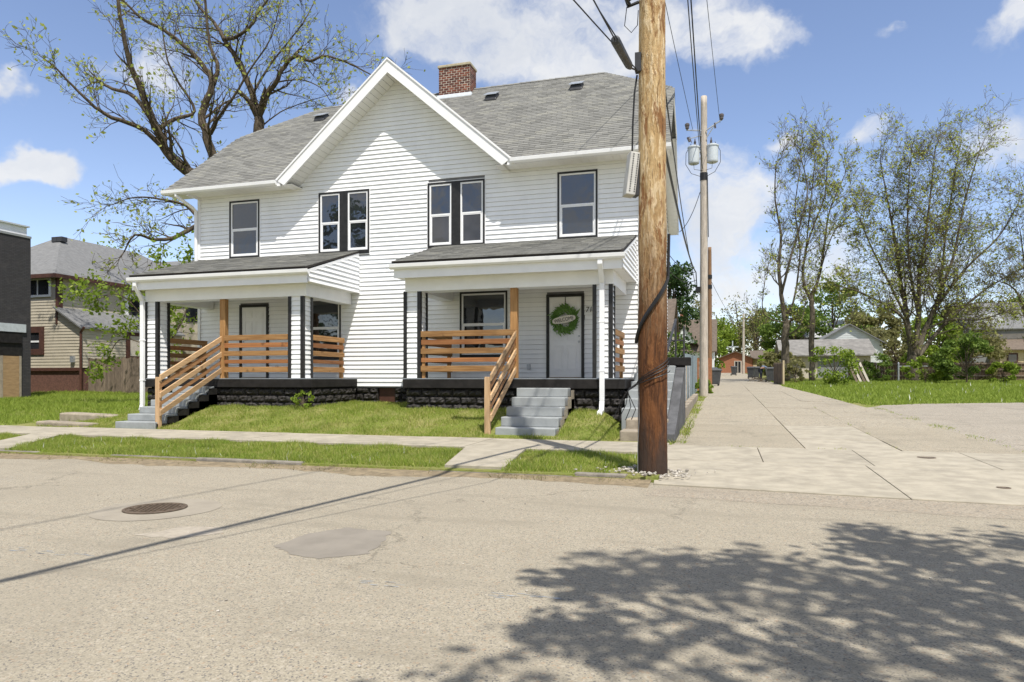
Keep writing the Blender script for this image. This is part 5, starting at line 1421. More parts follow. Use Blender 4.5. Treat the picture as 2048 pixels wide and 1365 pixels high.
tr.limb([P(519, 238, D2), P(530, 200, D2 - 0.5), P(552, 165, D2 - 1), P(568, 135, D2 - 1), P(590, 112, D2 - 1), P(620, 122, D2 - 1.3), P(650, 112, D2 - 1.6), P(700, 128, D2 - 2), P(742, 150, D2 - 2)], 0.19, 0.03, 16, klen=2.3)
tr.limb([P(448, 78, D2), P(470, 75, D2 - 0.5), P(500, 55, D2 - 1), P(520, 20, D2 - 1), P(560, -30, D2 - 1)], 0.13, 0.04, 7, klen=2.4)
tr.limb([P(505, 190, D2), P(540, 130, D2 + 1), P(580, 80, D2 + 1.5), P(610, 40, D2 + 1.5), P(640, -20, D2 + 2)], 0.08, 0.02, 12, klen=2.4)
tr.limb([P(590, 112, D2 - 1), P(605, 92, D2 - 1)], 0.12, 0.03, 1, klen=0.8)
tr.limb([P(552, 165, D2 - 1), P(600, 160, D2 - 1.6), P(640, 175, D2 - 2), P(662, 205, D2 - 2)], 0.05, 0.015, 8, klen=1.6)
tr.limb([P(522, 255, D2), P(560, 225, D2 + 0.5), P(610, 205, D2 + 0.5), P(660, 190, D2 + 0.5)], 0.05, 0.015, 9, klen=1.6)
tr.build('bare_tree', b2, 'forked bare tree rising behind the house roof next to the gable', 'bark_brown', 'leaf_spring', leafsize=0.17, twig_mat='bark_brown', seed=2)
# --- leafy sapling left of the porch
D3 = 29.0
tr = Tree(5, leafn=14, leaf_s=0.15, spread=0.9, up=0.04, wander=0.3, minr=0.008)
b3_ = P(340, 790, D3); b3_.z = T(b3_.x, b3_.y)
tr.limb([b3_, P(335, 700, D3), P(325, 620, D3), P(310, 560, D3)], 0.07, 0.03, 9, klen=1.9, maxl=3)
tr.limb([P(335, 700, D3), P(290, 640, D3 - 0.5), P(240, 590, D3 - 1), P(185, 600, D3 - 1)], 0.04, 0.012, 9, klen=1.2, maxl=3)
tr.limb([P(335, 690, D3), P(370, 630, D3 + 1), P(385, 540, D3 + 1)], 0.04, 0.012, 9, klen=1.5, maxl=3)
tr.limb([P(338, 730, D3), P(290, 690, D3 - 1), P(240, 680, D3 - 1), P(215, 720, D3 - 1)], 0.03, 0.012, 6, klen=0.9, maxl=3)
tr.build('young_tree', b3_, 'thin young tree with yellow-green leaves between the beige house and the porch', 'bark_brown', 'leaf_bright', leafsize=0.16)
# --- right: tall twin trees
def auto_tree(seed, base, label, hgt, r0, stems, bark, leafmat, leafn, leafsize, klen, maxl=5, up=0.07, spread=0.8, kids=14, group=None, name='tall_tree', first=0.3, kfrom=0.22, ratio=0.62, kmul=0.75, lkeep=0.35, rmul=0.6, kl=0.72):
    t = Tree(seed, leafn=leafn, leaf_s=leafsize, spread=spread, up=up, wander=0.38, minr=0.011)
    for st in stems:
        t.limb(st[0], st[1] * rmul, max(st[2] * 0.6, 0.03), int(st[3] * kmul), klen=st[4] * kl, maxl=maxl, kfrom=st[5] if len(st) > 5 else kfrom, ratio=ratio)
    t.leaf = [q for q in t.leaf if t.r.random() < lkeep]
    return t.build(name, base, label, bark, leafmat, leafsize=leafsize, twig_mat='bark_twig', seed=seed, group=group)
DA = 51.0
bA = P(1572, 766, DA); bA.z = ter(bA.y)
auto_tree(41, bA, 'tall slim bare tree at the alley edge with its trunk beside the fence panel', 17, 0.5, [
    ([bA, P(1570, 690, DA), P(1572, 650, DA)], 0.50, 0.40, 1, 1.5),
    ([P(1572, 655, DA), P(1563, 590, DA), P(1558, 530, DA), P(1562, 470, DA), P(1550, 400, DA), P(1552, 330, DA)], 0.32, 0.05, 16, 3.0),
    ([P(1563, 590, DA), P(1580, 520, DA - 1), P(1600, 450, DA - 1), P(1615, 380, DA - 1), P(1600, 310, DA - 1)], 0.17, 0.04, 15, 3.0),
    ([P(1572, 640, DA), P(1590, 590, DA + 1), P(1600, 500, DA + 1), P(1590, 420, DA + 1), P(1600, 340, DA + 1)], 0.15, 0.04, 13, 2.8),
    ([P(1570, 645, DA), P(1545, 640, DA - 1), P(1525, 620, DA - 1.5), P(1530, 560, DA - 2)], 0.08, 0.02, 9, 2.0),
    ([P(1572, 672, DA), P(1600, 652, DA - 1), P(1612, 600, DA - 1)], 0.10, 0.03, 7, 1.9)], 'bark_grey', 'leaf_spring', 1, 0.17, 3.0)
DB = 52.0
bB = P(1624, 766, DB); bB.z = ter(bB.y)
auto_tree(42, bB, 'tall forked bare tree standing between the fence panel and the grey-roofed garage', 17, 0.4, [
    ([bB, P(1624, 680, DB), P(1624, 620, DB), P(1622, 600, DB)], 0.36, 0.28, 0, 1.5),
    ([P(1622, 602, DB), P(1606, 560, DB), P(1612, 500, DB), P(1632, 440, DB), P(1650, 390, DB), P(1655, 310, DB)], 0.2, 0.04, 16, 3.0),
    ([P(1622, 602, DB), P(1640, 545, DB + 0.5), P(1650, 480, DB + 0.5), P(1660, 420, DB + 1), P(1690, 350, DB + 1)], 0.22, 0.04, 15, 2.8),
    ([P(1640, 545, DB), P(1665, 470, DB - 1), P(1700, 430, DB - 1)], 0.08, 0.02, 9, 2.2),
    ([P(1612, 500, DB), P(1622, 400, DB - 1), P(1630, 320, DB - 1)], 0.10, 0.03, 12, 2.6)], 'bark_grey', 'leaf_spring', 2, 0.17, 3.0)
# --- right: big multi-stem tree
DC = 51.5
bC = P(1828, 764, DC); bC.z = ter(bC.y)
stC = [([bC, P(1826, 730, DC), P(1824, 705, DC)], 0.62, 0.5, 0, 1.5)]
for pts, r0, kl, kd in (
    ([(1822, 715), (1815, 640), (1800, 560), (1790, 480), (1775, 400), (1760, 320)], 0.30, 3.4, 20),
    ([(1828, 712), (1838, 640), (1838, 560), (1850, 480), (1860, 400), (1870, 300)], 0.30, 3.4, 20),
    ([(1832, 715), (1850, 660), (1880, 590), (1910, 500), (1930, 400), (1960, 300)], 0.28, 3.4, 20),
    ([(1832, 720), (1870, 670), (1920, 620), (1985, 570), (2060, 530)], 0.24, 3.2, 16),
    ([(1822, 700), (1808, 640), (1770, 610), (1720, 585), (1690, 575)], 0.18, 2.4, 14),
    ([(1830, 700), (1870, 620), (1930, 540), (2000, 470), (2040, 400)], 0.20, 3.2, 16),
    ([(1815, 640), (1780, 570), (1745, 500), (1720, 440)], 0.15, 2.6, 13),
    ([(1838, 640), (1820, 540), (1815, 430), (1820, 330)], 0.16, 3.0, 15),
    ([(1850, 660), (1900, 640), (1960, 640), (2020, 620)], 0.12, 2.4, 11),
    ([(1880, 590), (1890, 480), (1905, 380), (1920, 290)], 0.14, 3.0, 14)):
    off = rng.uniform(-1.5, 2.0)
    stC.append(([P(px, py, DC + off * i / (len(pts) - 1) * 1.5) for i, (px, py) in enumerate(pts)], r0, 0.04, kd, kl))
auto_tree(43, bC, 'broad many-stemmed spreading tree budding yellow-green over the vacant lot', 19, 0.6, stC, 'bark_grey', 'leaf_spring', 2, 0.16, 3.2, name='spreading_tree', kmul=1.5, up=0.02, spread=1.0, lkeep=0.42, rmul=0.78, kl=0.88)
# tree at the right picture edge
bE = P(2080, 762, 52); bE.z = ter(bE.y)
auto_tree(44, bE, 'bare tree half out of the picture at the right edge', 15, 0.4, [
    ([bE, P(2065, 700, 52), P(2058, 640, 52)], 0.4, 0.3, 2, 2.0), ([P(2058, 640, 52), P(2030, 580, 51), P(1990, 560, 50)], 0.18, 0.04, 12, 2.8), ([P(2058, 640, 52), P(2050, 540, 52), P(2040, 460, 51)], 0.18, 0.04, 12, 2.8)], 'bark_grey', 'leaf_olive', 1, 0.15, 2.4)

# --- leafy crowns (far trees, shrubs): clumped leaf clouds on a limb skeleton
def leafy(name, base, h, wid, label, leafmat, n, size, seed, cat='tree', group=None, trunk_h=0.3, bark='bark_brown', clumps=26, squash=1.0, shell=0.55):
    g = np.random.default_rng(seed); r = random.Random(seed); base = Vector(base)
    e = E_(name, tuple(base), label, cat, group)
    mb = MB(); th = h * trunk_h; tr_ = max(0.02, h * 0.02)
    cen = []
    mb.tube([base - Vector((0, 0, 0.2)), base + Vector((0.02 * h, 0, th)), base + Vector((0, 0.02 * h, h * 0.72))], [tr_, tr_ * 0.8, tr_ * 0.2], 7)
    for k in range(clumps):
        a = r.uniform(0, 6.28); f = r.random() ** 0.7; zf = r.random()
        zz = th * 0.7 + (h - th * 0.7) * zf
        env = math.sin(math.pi * min(0.97, 0.14 + 0.80 * zf)) ** 0.7
        rad = wid * 0.5 * env * (shell + (1 - shell) * f)
        c = Vector((math.cos(a) * rad, math.sin(a) * rad, zz)); cen.append((c, h * r.uniform(0.07, 0.14)))
        mb.tube([base + Vector((0, 0, th * 0.8 + 0.3 * (zz - th * 0.8))), base + c * 0.6 + Vector((0, 0, zz * 0.25)), base + c], [tr_ * 0.45, tr_ * 0.25, tr_ * 0.08], 4)
    O('trunk', mb, bark, e)
    pts = []
    per = n // clumps
    for c, s in cen:
        q = g.normal(size=(per, 3)); q /= np.linalg.norm(q, axis=1)[:, None]
        q *= (g.random(per) ** 0.45)[:, None] * s * np.array([1.5, 1.5, 0.95 * squash]) * g.uniform(0.75, 1.25)
        pts.append(q + np.array(base + c))
    O_leaf(np.concatenate(pts), g, size, leafmat, e)
    return e
def G(px, py, d, dz=0.0):
    p = P(px, py, d); p.z = T(p.x, p.y) + dz; return p
leafy('evergreen', G(1338, 760, 46), 7.6, 3.4, 'dark evergreen peeking out behind the thick pole above the garage', 'leaf_dark', 5200, 0.2, 1, trunk_h=0.1, squash=0.7)
leafy('leafy_tree', G(1430, 750, 132), 9.2, 8.0, 'round bright green tree left of the brick church', 'leaf_bright', 6500, 0.42, 2)
leafy('leafy_tree', G(1410, 750, 88), 5.6, 5.5, 'green tree behind the grey transformer pole', 'leaf_bright', 3000, 0.36, 22)
leafy('leafy_tree', G(1530, 750, 150), 12.5, 13, 'mid green tree behind the church roof', 'leaf_green', 5000, 0.5, 3)
leafy('leafy_tree', G(1585, 752, 96), 9.0, 9.0, 'dense green tree behind the two tall bare trees', 'leaf_green', 6000, 0.36, 4)
leafy('leafy_tree', G(1665, 752, 98), 12.3, 9.0, 'tall green tree behind the pale-roofed house', 'leaf_green', 5200, 0.45, 5)
leafy('leafy_tree', G(1745, 752, 90), 8.2, 10, 'olive tree behind the fence left of the spreading tree', 'leaf_olive', 5200, 0.36, 6)
leafy('leafy_tree', G(1868, 752, 66), 5.6, 5.5, 'bright green maple behind the fence right of the spreading trunk', 'leaf_bright', 4200, 0.30, 7)
leafy('leafy_tree', G(1930, 752, 72), 7.0, 8.5, 'brownish budding tree before the dark-roofed house', 'leaf_olive', 4600, 0.26, 8, shell=0.3)
leafy('leafy_tree', G(1790, 752, 76), 5.8, 7, 'olive green tree behind the fence post', 'leaf_olive', 4200, 0.3, 28)
leafy('leafy_tree', G(2050, 752, 96), 10, 10, 'green tree behind the dark-roofed house at the right edge', 'leaf_green', 4500, 0.5, 9)
leafy('leafy_tree', G(1985, 752, 110), 10.5, 12, 'olive tree rising far behind the dark-roofed house', 'leaf_olive', 4200, 0.5, 30)
leafy('leafy_tree', G(190, 740, 62), 12.0, 5.5, 'small green treetop showing above the beige house roof', 'leaf_bright', 2600, 0.3, 10)
for i, (px, d, h, w, lb) in enumerate(((1385, 120, 12.5, 9, 'pale budding tree above the steep-gabled house'), (1478, 135, 14.0, 9, 'tall thin budding tree behind the church'), (1512, 128, 11, 8, 'thin budding tree right of the slim distant pole'))):
    leafy('budding_tree', G(px, 750, d), h, w, lb, 'leaf_olive', 1500, 0.34, 60 + i, shell=0.3, clumps=34)
# the tree line goes on to both sides of the picture
far0 = leafy('skyline_tree', Vector((46, 66, ter(66))), 9.5, 9.5, 'far leafy tree on the skyline beyond the picture edges', 'leaf_green', 4200, 0.45, 77, group='far trees on the skyline')
r = random.Random(31)
for x, y in ((54, 58), (62, 70), (74, 60), (88, 74), (104, 66), (66, 90), (84, 96), (120, 88), (52, 84), (140, 70), (-64, 60), (-78, 50), (-92, 62), (-70, 78), (-110, 54), (-48, 84), (-58, 96), (-130, 70)):
    copy_tree(far0, Vector((x, y, ter(y))), r.uniform(0, 6.28), scale=(r.uniform(0.85, 1.25),) * 2 + (r.uniform(0.8, 1.2),))
# shrubs along the alley and the fence
for i, (px, py, d, h, w, lm, lb, nn) in enumerate((
    (1668, 772, 44, 2.7, 3.0, 'leaf_bright', 'loose yellow-green shrub in front of the grey-roofed garage', 1500),
    (1762, 768, 50, 1.9, 1.6, 'leaf_green', 'small dark shrub beside the leaning boards', 1100),
    (1850, 770, 46, 2.0, 2.4, 'leaf_bright', 'bright shrub at the foot of the spreading tree', 1900),
    (1932, 770, 45, 3.0, 3.3, 'leaf_green', 'large rounded green shrub in the middle of the fence', 4200),
    (2006, 769, 45, 1.35, 1.9, 'leaf_bright', 'low round bright green shrub right of the large one', 2300),
    (1556, 748, 66, 2.4, 4.0, 'leaf_olive', 'mass of brownish brush along the alley behind the bending person', 2200),
    (1590, 768, 49, 1.7, 2.0, 'leaf_olive', 'dry brush between the two tall trunks', 700),
    (1545, 745, 84, 3.0, 4.0, 'leaf_bright', 'light green brush beside the church wall', 1500),
    (1720, 768, 52, 1.6, 2.2, 'leaf_green', 'dark green shrub behind the leaning boards', 1200),
    (1975, 767, 52, 1.5, 2.2, 'leaf_olive', 'thin brown shrub between the two round green ones', 700),
    (1407, 783, 33, 0.7, 0.9, 'leaf_bright', 'weedy clump behind the grey pole', 500),
    (1345, 720, 34, 2.8, 1.2, 'leaf_green', 'narrow green shrub beside the garage wall', 900))):
    leafy('shrub', G(px, py, d), h, w, lb, lm, nn, 0.16 if d < 60 else 0.26, 100 + i, cat='shrub', trunk_h=0.12, clumps=20)
leafy('shrub', Vector((-10.05, 15.25, T(-10.05, 15.25))), 0.42, 0.55, 'tiny green shrub sprouting against the black porch foundation', 'leaf_bright', 330, 0.07, 130, cat='shrub', trunk_h=0.1, clumps=12)
# --- street trees on the camera side: one shades the street, one is mirrored in the windows
def shade_tree(seed, base, h, wid, label, n, clumps, size, low):
    g = np.random.default_rng(seed); r = random.Random(seed); base = Vector(base)
    e = E_('shade_tree', tuple(base), label, 'tree', 'trees on the near side of the street')
    mb = MB(); mb.tube([base - Vector((0, 0, 0.3)), base + Vector((0.1, 0, low)), base + Vector((0, 0.1, h * 0.8))], [0.32, 0.24, 0.06], 9)
    pts = []
    for k in range(clumps):
        a = r.uniform(0, 6.28); zf = r.random(); zz = low + (h - low) * zf
        rad = wid * 0.5 * math.sin(math.pi * min(0.95, 0.2 + 0.72 * zf)) ** 0.6 * r.random() ** 0.42
        c = base + Vector((math.cos(a) * rad, math.sin(a) * rad, zz))
        mb.tube([base + Vector((0, 0, low + 0.25 * (zz - low))), base.lerp(c, 0.55) + Vector((0, 0, zz * 0.2)), c], [0.06, 0.04, 0.012], 4)
        s = r.uniform(0.25, 0.68); m = n // clumps
        q = g.normal(size=(m, 3)); q /= np.linalg.norm(q, axis=1)[:, None]; q *= (g.random(m) ** 0.4)[:, None] * s * np.array([1.4, 1.4, 0.7])
        pts.append(q + np.array(c))
    O('trunk', mb, 'bark_brown', e)
    O_leaf(np.concatenate(pts), g, size, 'leaf_green', e)
shade_tree(3, (4.95, -0.55, -0.1), 10.6, 8.8, 'leafy street tree out of frame whose crown shades the street at lower right', 15500, 158, 0.155, 4.2)
shade_tree(8, (-23.5, -9.5, -0.1), 13.5, 11.0, 'leafy tree across the street mirrored in the paired upper windows', 16000, 120, 0.3, 3.0)

# ------------------------------------------------------------------ left neighbours
bb = E_('brick_building', (-34, 25, 0.3), 'black painted brick building with a boarded door at the left edge', 'building')
bbx1 = -31.4
O('wall', MB().box(-44, 14.6, 0.0, bbx1, 25.1, 8.0), 'black_brick', bb)
O('parapet', MB().box(-44, 14.58, 8.0, bbx1 - 0.12, 25.0, 8.42), 'white_trim', bb)
O('coping', MB().box(-44, 14.5, 8.42, bbx1 - 0.02, 25.08, 8.49), 'flashing', bb)
O('flashing', MB().box(bbx1 + 0.002, 14.6, 7.9, bbx1 + 0.03, 25.12, 8.0), 'siding_grey_far', bb)
O('lintel', MB().box(bbx1 + 0.002, 22.6, 3.42, bbx1 + 0.07, 24.82, 3.80), 'flashing', bb)
O('boarded_transom', MB().box(bbx1 + 0.002, 22.9, 2.32, bbx1 + 0.04, 24.65, 3.40).box(bbx1 + 0.041, 22.95, 2.9, bbx1 + 0.1, 24.6, 2.96), 'slab_black', bb)
dd = O('door', MB().box(bbx1 + 0.002, 23.62, 0.2, bbx1 + 0.06, 23.72, 2.31).box(bbx1 + 0.002, 24.5, 0.2, bbx1 + 0.06, 24.6, 2.31), 'old_concrete', bb)
O('plywood_sheet', MB().box(bbx1 + 0.003, 23.725, 0.2, bbx1 + 0.05, 24.495, 2.30), 'plywood', dd)
O('chimney_stub', MB().box(-33.4, 24.2, 8.49, -33.0, 24.6, 8.95), 'red_brick_far', bb)

bh = E_('beige_house', (-36, 30, 0.4), 'weathered beige clapboard house with brown trim and grey hip roof behind the yard', 'house')
def board_face(parent, a, b, z0, z1, axis, fixed, sgn, mat, exp=0.17, cuts=(), top=None):
    z = z0
    while z < z1 - 0.02:
        zt = min(z + exp, z1)
        for s0, s1 in subtract(a, b, [(c[0], c[1]) for c in cuts if c[2] < zt and c[3] > z]):
            mb = MB()
            e1 = min(s1, top(zt)) if top else s1; e0 = min(s1, top(z)) if top else s1
            if e1 <= s0: continue
            if axis == 'x': wedge(mb, (s0, fixed, z), (e0, fixed, z), (s0, fixed, zt), (e1, fixed, zt), (0, -1, 0), 0.025, 0.004)
            else: wedge(mb, (fixed, s0, z), (fixed, e0, z), (fixed, s0, zt), (fixed, e1, zt), (sgn, 0, 0), 0.025, 0.004)
            O('clapboard', mb, mat, parent)
        z = zt
BX, BX2 = -35.6, -33.85
w = O('front_wall', MB().box(-44, 30.02, 1.85, BX - 0.02, 44, 7.0).box(BX - 0.01, 30.02, 1.85, BX2 - 0.02, 37.5, 4.1), 'beige_siding', bh)
board_face(w, -40, BX, 4.2, 7.0, 'x', 30.0, -1, 'beige_siding', cuts=[(-38.0, -36.0, 5.85, 6.95)])
board_face(w, -40, BX2, 1.85, 4.2, 'x', 30.0, -1, 'beige_siding', cuts=[(-38.0, -36.5, 2.6, 4.2)])
board_face(w, BX, BX2, 4.2, 5.15, 'x', 30.0, -1, 'beige_siding', top=lambda z: BX2 - (z - 4.15) / 1.05 * (BX2 - BX))
ew = O('east_wall', MB().box(BX - 0.03, 30.1, 5.2, BX - 0.01, 44, 7.0), 'beige_siding', bh)
board_face(ew, 30.05, 44, 4.9, 7.0, 'y', BX, 1, 'beige_siding', cuts=[(34.6, 36.2, 4.9, 6.6)])
sw_ = O('extension_wall', MB().box(BX2 - 0.03, 30.1, 1.85, BX2 - 0.01, 37.5, 4.15), 'beige_siding', bh)
board_face(sw_, 30.05, 37.5, 1.85, 4.15, 'y', BX2, 1, 'beige_siding', cuts=[(33.0, 34.9, 2.4, 4.1)])
O('basement_wall', MB().box(-44, 30.05, 0.1, BX2 - 0.05, 37.4, 1.8), 'dark_brick', bh)
O('sill_board', MB().box(-40, 29.95, 1.68, BX2 + 0.03, 30.04, 1.86), 'brown_trim', bh)
for (x0, x1, z0, z1, tm) in ((-38.0, -36.0, 5.85, 6.95, 'white_trim'), (-38.0, -36.5, 2.6, 4.18, 'brown_trim')):
    mb = MB(); frame_mb(mb, x0, x1, z0, z1, 0.13 if tm == 'white_trim' else 0.33, 29.93, 30.03)
    wn = O('window', mb, tm, bh); q = 0.13 if tm == 'white_trim' else 0.33
    O('pane', MB().box(x0 + q, 29.99, z0 + q, x1 - q, 30.02, z1 - q), 'glass_far', wn)
    O('mullion', MB().box((x0 + x1) / 2 - 0.03, 29.96, z0 + q, (x0 + x1) / 2 + 0.03, 30.0, z1 - q) if tm == 'white_trim' else MB().box(x0 + q, 29.96, 3.3, x1 - q, 30.0, 3.4), 'white_trim', wn)
for (y0, y1, z0, z1, xx, tm) in ((33.0, 34.9, 2.4, 4.1, BX2, 'brown_trim'), (34.6, 36.2, 4.95, 6.6, BX, 'white_trim')):
    wn = O('window', MB().box(xx - 0.02, y0, z0, xx + 0.05, y1, z1), tm, bh)
    O('pane', MB().box(xx + 0.05, y0 + 0.3, z0 + 0.2, xx + 0.06, y1 - 0.3, z1 - 0.3), 'stucco_white' if tm == 'brown_trim' else 'glass_far', wn)
O('corner_board', MB().box(BX - 0.04, 29.94, 4.3, BX + 0.08, 30.06, 7.0).box(BX + 0.03, 30.07, 5.2, BX + 0.06, 30.32, 7.0), 'brown_trim', bh)
O('downspout', MB().tube([(BX2 + 0.25, 29.95, 4.1), (BX2 + 0.05, 29.93, 3.8), (BX2 + 0.03, 29.93, 0.5)], 0.07, 6), 'brown_trim', bh)
O('meter_box', MB().box(-34.5, 29.85, 2.15, -34.25, 29.99, 2.5), 'galvanised', bh)
mb = MB(); ez = 7.05
A_, B_, C2, D_ = (-44.4, 29.5, ez), (BX + 0.45, 29.5, ez), (BX + 0.45, 44.4, ez), (-44.4, 44.4, ez)
R1, R2 = (-40, 34.0, 10.25), (-40, 40, 10.25)
mb.poly(A_, B_, R1).poly(B_, C2, R2, R1).poly(C2, D_, R2).poly(D_, A_, R1, R2)
mb.box(-44.4, 29.5, ez - 0.16, BX + 0.45, 44.4, ez - 0.005)
rf = O('roof', mb, 'grey_roof_far', bh)
O('eave_board', MB().box(-44.4, 29.46, ez - 0.2, BX + 0.47, 29.499, ez + 0.02).box(BX + 0.451, 29.5, ez - 0.2, BX + 0.48, 44.4, ez + 0.02), 'brown_trim', bh)
mb = MB()
q = [(BX + 0.48, 38.0, 7.3), (-29.5, 38.0, 7.3), (-29.5, 50, 7.3), (BX - 4, 50, 7.3)]
mb.poly((-36, 37.6, 7.2), (-28.9, 37.6, 7.2), (-32.5, 42, 9.9)).poly((-28.9, 37.6, 7.2), (-28.9, 50, 7.2), (-32.5, 46, 9.9), (-32.5, 42, 9.9)).poly((-36, 37.6, 7.2), (-32.5, 42, 9.9), (-40, 42, 9.9), (-40, 37.6, 7.2)).box(-36, 37.6, 7.02, -28.9, 50, 7.195)
O('rear_roof', mb, 'grey_roof_far', bh)
O('rear_wall', MB().box(-36, 38.1, 0.4, -29.4, 49, 7.02), 'beige_siding', bh)
O('rear_window', MB().box(-34.0, 38.05, 5.0, -32.6, 38.099, 6.5), 'glass_far', bh)
mb = MB(); lid(mb, [(BX, 29.75, 5.28), (BX2 + 0.2, 29.75, 4.10), (BX2 + 0.2, 37.6, 4.10), (BX, 37.6, 5.28)], 0.09)
O('extension_roof', mb, 'grey_roof_far', bh)
for yy in (34.2, 35.6): O('roof_vent', MB().box(-39.9 + (yy - 34) * 0.3, 33.2, 9.75, -39.5 + (yy - 34) * 0.3, 33.6, 10.05), 'dark_metal', bh)
lf_ = E_('board_fence', (-31, 30.4, 0.4), 'weathered grey board fence beside the beige house', 'fence')
x = -33.7; r = random.Random(6)
while x < -26.0:
    zt = 2.38 + r.uniform(-0.05, 0.05)
    O('picket', MB().box(x, 30.3 + r.uniform(0, 0.012), 0.35, x + 0.145, 30.33, zt), 'fence_weathered', lf_); x += 0.152
O('fence_rail', MB().box(-33.7, 30.335, 0.8, -26, 30.38, 0.9).box(-33.7, 30.335, 1.9, -26, 30.38, 2.0), 'fence_weathered', lf_)

# ------------------------------------------------------------------ behind the house, along the alley
def gable_house(name, label, c, w, dpt, hw, hr_, wall, roofm, axis='x', cat='house', ov=0.4, parts=None):
    """box with gable roof; axis = ridge direction; c = front-left-bottom corner"""
    x0, y0, z0 = c; x1, y1 = x0 + w, y0 + dpt; ze, zr_ = z0 + hw, z0 + hr_
    e = E_(name, (x0 + w / 2, y0, z0), label, cat)
    mb = MB().box(x0, y0, z0 - 1.0, x1, y1, ze)
    if axis == 'x':
        ym = (y0 + y1) / 2
        mb.prism([(x0, y0, ze), (x0, y1, ze), (x0, ym, zr_)], (w, 0, 0)); O('wall', mb, wall, e)
        k = (zr_ - ze) / (ym - y0); d = MB()
        lid(d, [(x0 - ov, y0 - ov, ze - ov * k + 0.08), (x1 + ov, y0 - ov, ze - ov * k + 0.08), (x1 + ov, ym, zr_ + 0.08), (x0 - ov, ym, zr_ + 0.08)], 0.12)
        lid(d, [(x0 - ov, ym, zr_ + 0.08), (x1 + ov, ym, zr_ + 0.08), (x1 + ov, y1 + ov, ze - ov * k + 0.08), (x0 - ov, y1 + ov, ze - ov * k + 0.08)], 0.12)
    else:
        xm = (x0 + x1) / 2
        mb.prism([(x0, y0, ze), (x1, y0, ze), (xm, y0, zr_)], (0, dpt, 0)); O('wall', mb, wall, e)
        k = (zr_ - ze) / (xm - x0); d = MB()
        lid(d, [(x0 - ov, y0 - ov, ze - ov * k + 0.08), (xm, y0 - ov, zr_ + 0.08), (xm, y1 + ov, zr_ + 0.08), (x0 - ov, y1 + ov, ze - ov * k + 0.08)][::-1], 0.12)
        lid(d, [(xm, y0 - ov, zr_ + 0.08), (x1 + ov, y0 - ov, ze - ov * k + 0.08), (x1 + ov, y1 + ov, ze - ov * k + 0.08), (xm, y1 + ov, zr_ + 0.08)][::-1], 0.12)
    O('roof', d, roofm, e)
    return e
gq = P(1356, 690, 40)
gar = gable_house('garage', 'small garage with brown shingled roof behind the side steps', (gq.x - 6.2, 35.0, ter(35)), 6.0, 7.5, 2.65, 5.0, 'stucco_white', 'brown_roof_far', 'x', 'garage', 0.25)
O('door', MB().box(gq.x - 3.0, 34.97, ter(35), gq.x - 2.0, 34.998, ter(35) + 2.1), 'siding_grey_far', gar)
O('window', MB().box(gq.x - 1.3, 34.97, 2.0, gq.x - 0.5, 34.998, 2.9), 'glass_far', gar)
vh = gable_house('steep_house', 'steep-roofed brown house with a white gable behind the blue-grey fence', (-8.2, 74, 1.3), 7.6, 9, 2.9, 6.3, 'siding_white_far', 'brown_roof_far', 'x', 'house', 0.3)
mb = MB().prism([(-4.9, 73.6, 4.9), (-2.3, 73.6, 4.9), (-3.6, 73.6, 6.6)], (0, 3, 0)); O('dormer', mb, 'siding_white_far', vh)
mb = MB(); lid(mb, [(-5.1, 73.4, 4.75), (-3.6, 73.4, 6.75), (-3.6, 77, 6.75), (-5.1, 77, 4.75)][::-1], 0.12); lid(mb, [(-3.6, 73.4, 6.75), (-2.1, 73.4, 4.75), (-2.1, 77, 4.75), (-3.6, 77, 6.75)][::-1], 0.12); O('dormer_roof', mb, 'brown_roof_far', vh)
O('chimney', MB().box(-4.2, 78, 7.0, -3.6, 78.6, 8.4), 'red_brick_far', vh)
O('window', MB().box(-1.9, 73.95, 2.2, -0.9, 73.998, 4.0), 'white_trim', vh)
# tan brick pier
bp_ = E_('brick_pier', (-1.35, 23.4, 0.3), 'tan brick pier standing between the side steps and the metal fence', 'pier')
bpx0, bpx1, bpy0 = -1.52, -1.05, 23.3
core = O('core', MB().box(bpx0 + 0.012, bpy0 + 0.012, 0.1, bpx1 - 0.012, bpy0 + 0.5, 1.86), 'mortar', bp_)
tbm = MB().box(0, 0, 0, 0.226, 0.02, 0.066).mesh('brick'); tbs = MB().box(0, 0, 0, 0.108, 0.02, 0.066).mesh('brick')
for row in range(20):
    z = 0.3 + row * 0.077; s = 0.0; first = row % 2
    while s < 0.45:
        l = 0.12 if (first and s == 0) or 0.47 - s < 0.15 else 0.24
        o = link('brick', tbs if l < 0.2 else tbm, 'tan_brick', core, (bpx0 + s + 0.006, bpy0, z))
        o = link('brick', tbs if l < 0.2 else tbm, 'tan_brick', core, (bpx1, bpy0 + s + 0.006, z)); o.rotation_euler = (0, 0, math.pi / 2)
        s += l
# blue-grey metal fence along the alley
mf = E_('metal_fence', (-1.2, 28, 0.4), 'blue-grey metal panel fence along the left side of the alley', 'fence')
y = 25.0
while y < 37.0:
    zt = ter(y) + 1.85; O('fence_panel', MB().box(-1.18 + 0.012 * (int(y * 10) % 2), y, ter(y) + 0.05, -1.15 + 0.012 * (int(y * 10) % 2), y + 0.29, zt), 'blue_grey_panel', mf); y += 0.30
O('gate_post', MB().tube([(-1.05, 22.6, ter(22.6)), (-1.05, 22.6, ter(22.6) + 1.45)], 0.03, 8).tube([(-1.02, 24.6, ter(24.6)), (-1.02, 24.6, ter(24.6) + 1.5)], 0.03, 8), 'galvanised', mf)
rf2 = E_('wood_gate', (-0.9, 38, 0.6), 'reddish wooden fence board panel beyond the metal fence', 'fence')
for k in range(5): O('picket', MB().box(-1.2 + k * 0.16, 37.6, ter(37.6), -1.2 + k * 0.16 + 0.15, 37.63, ter(37.6) + 1.75), 'rust_wood', rf2)

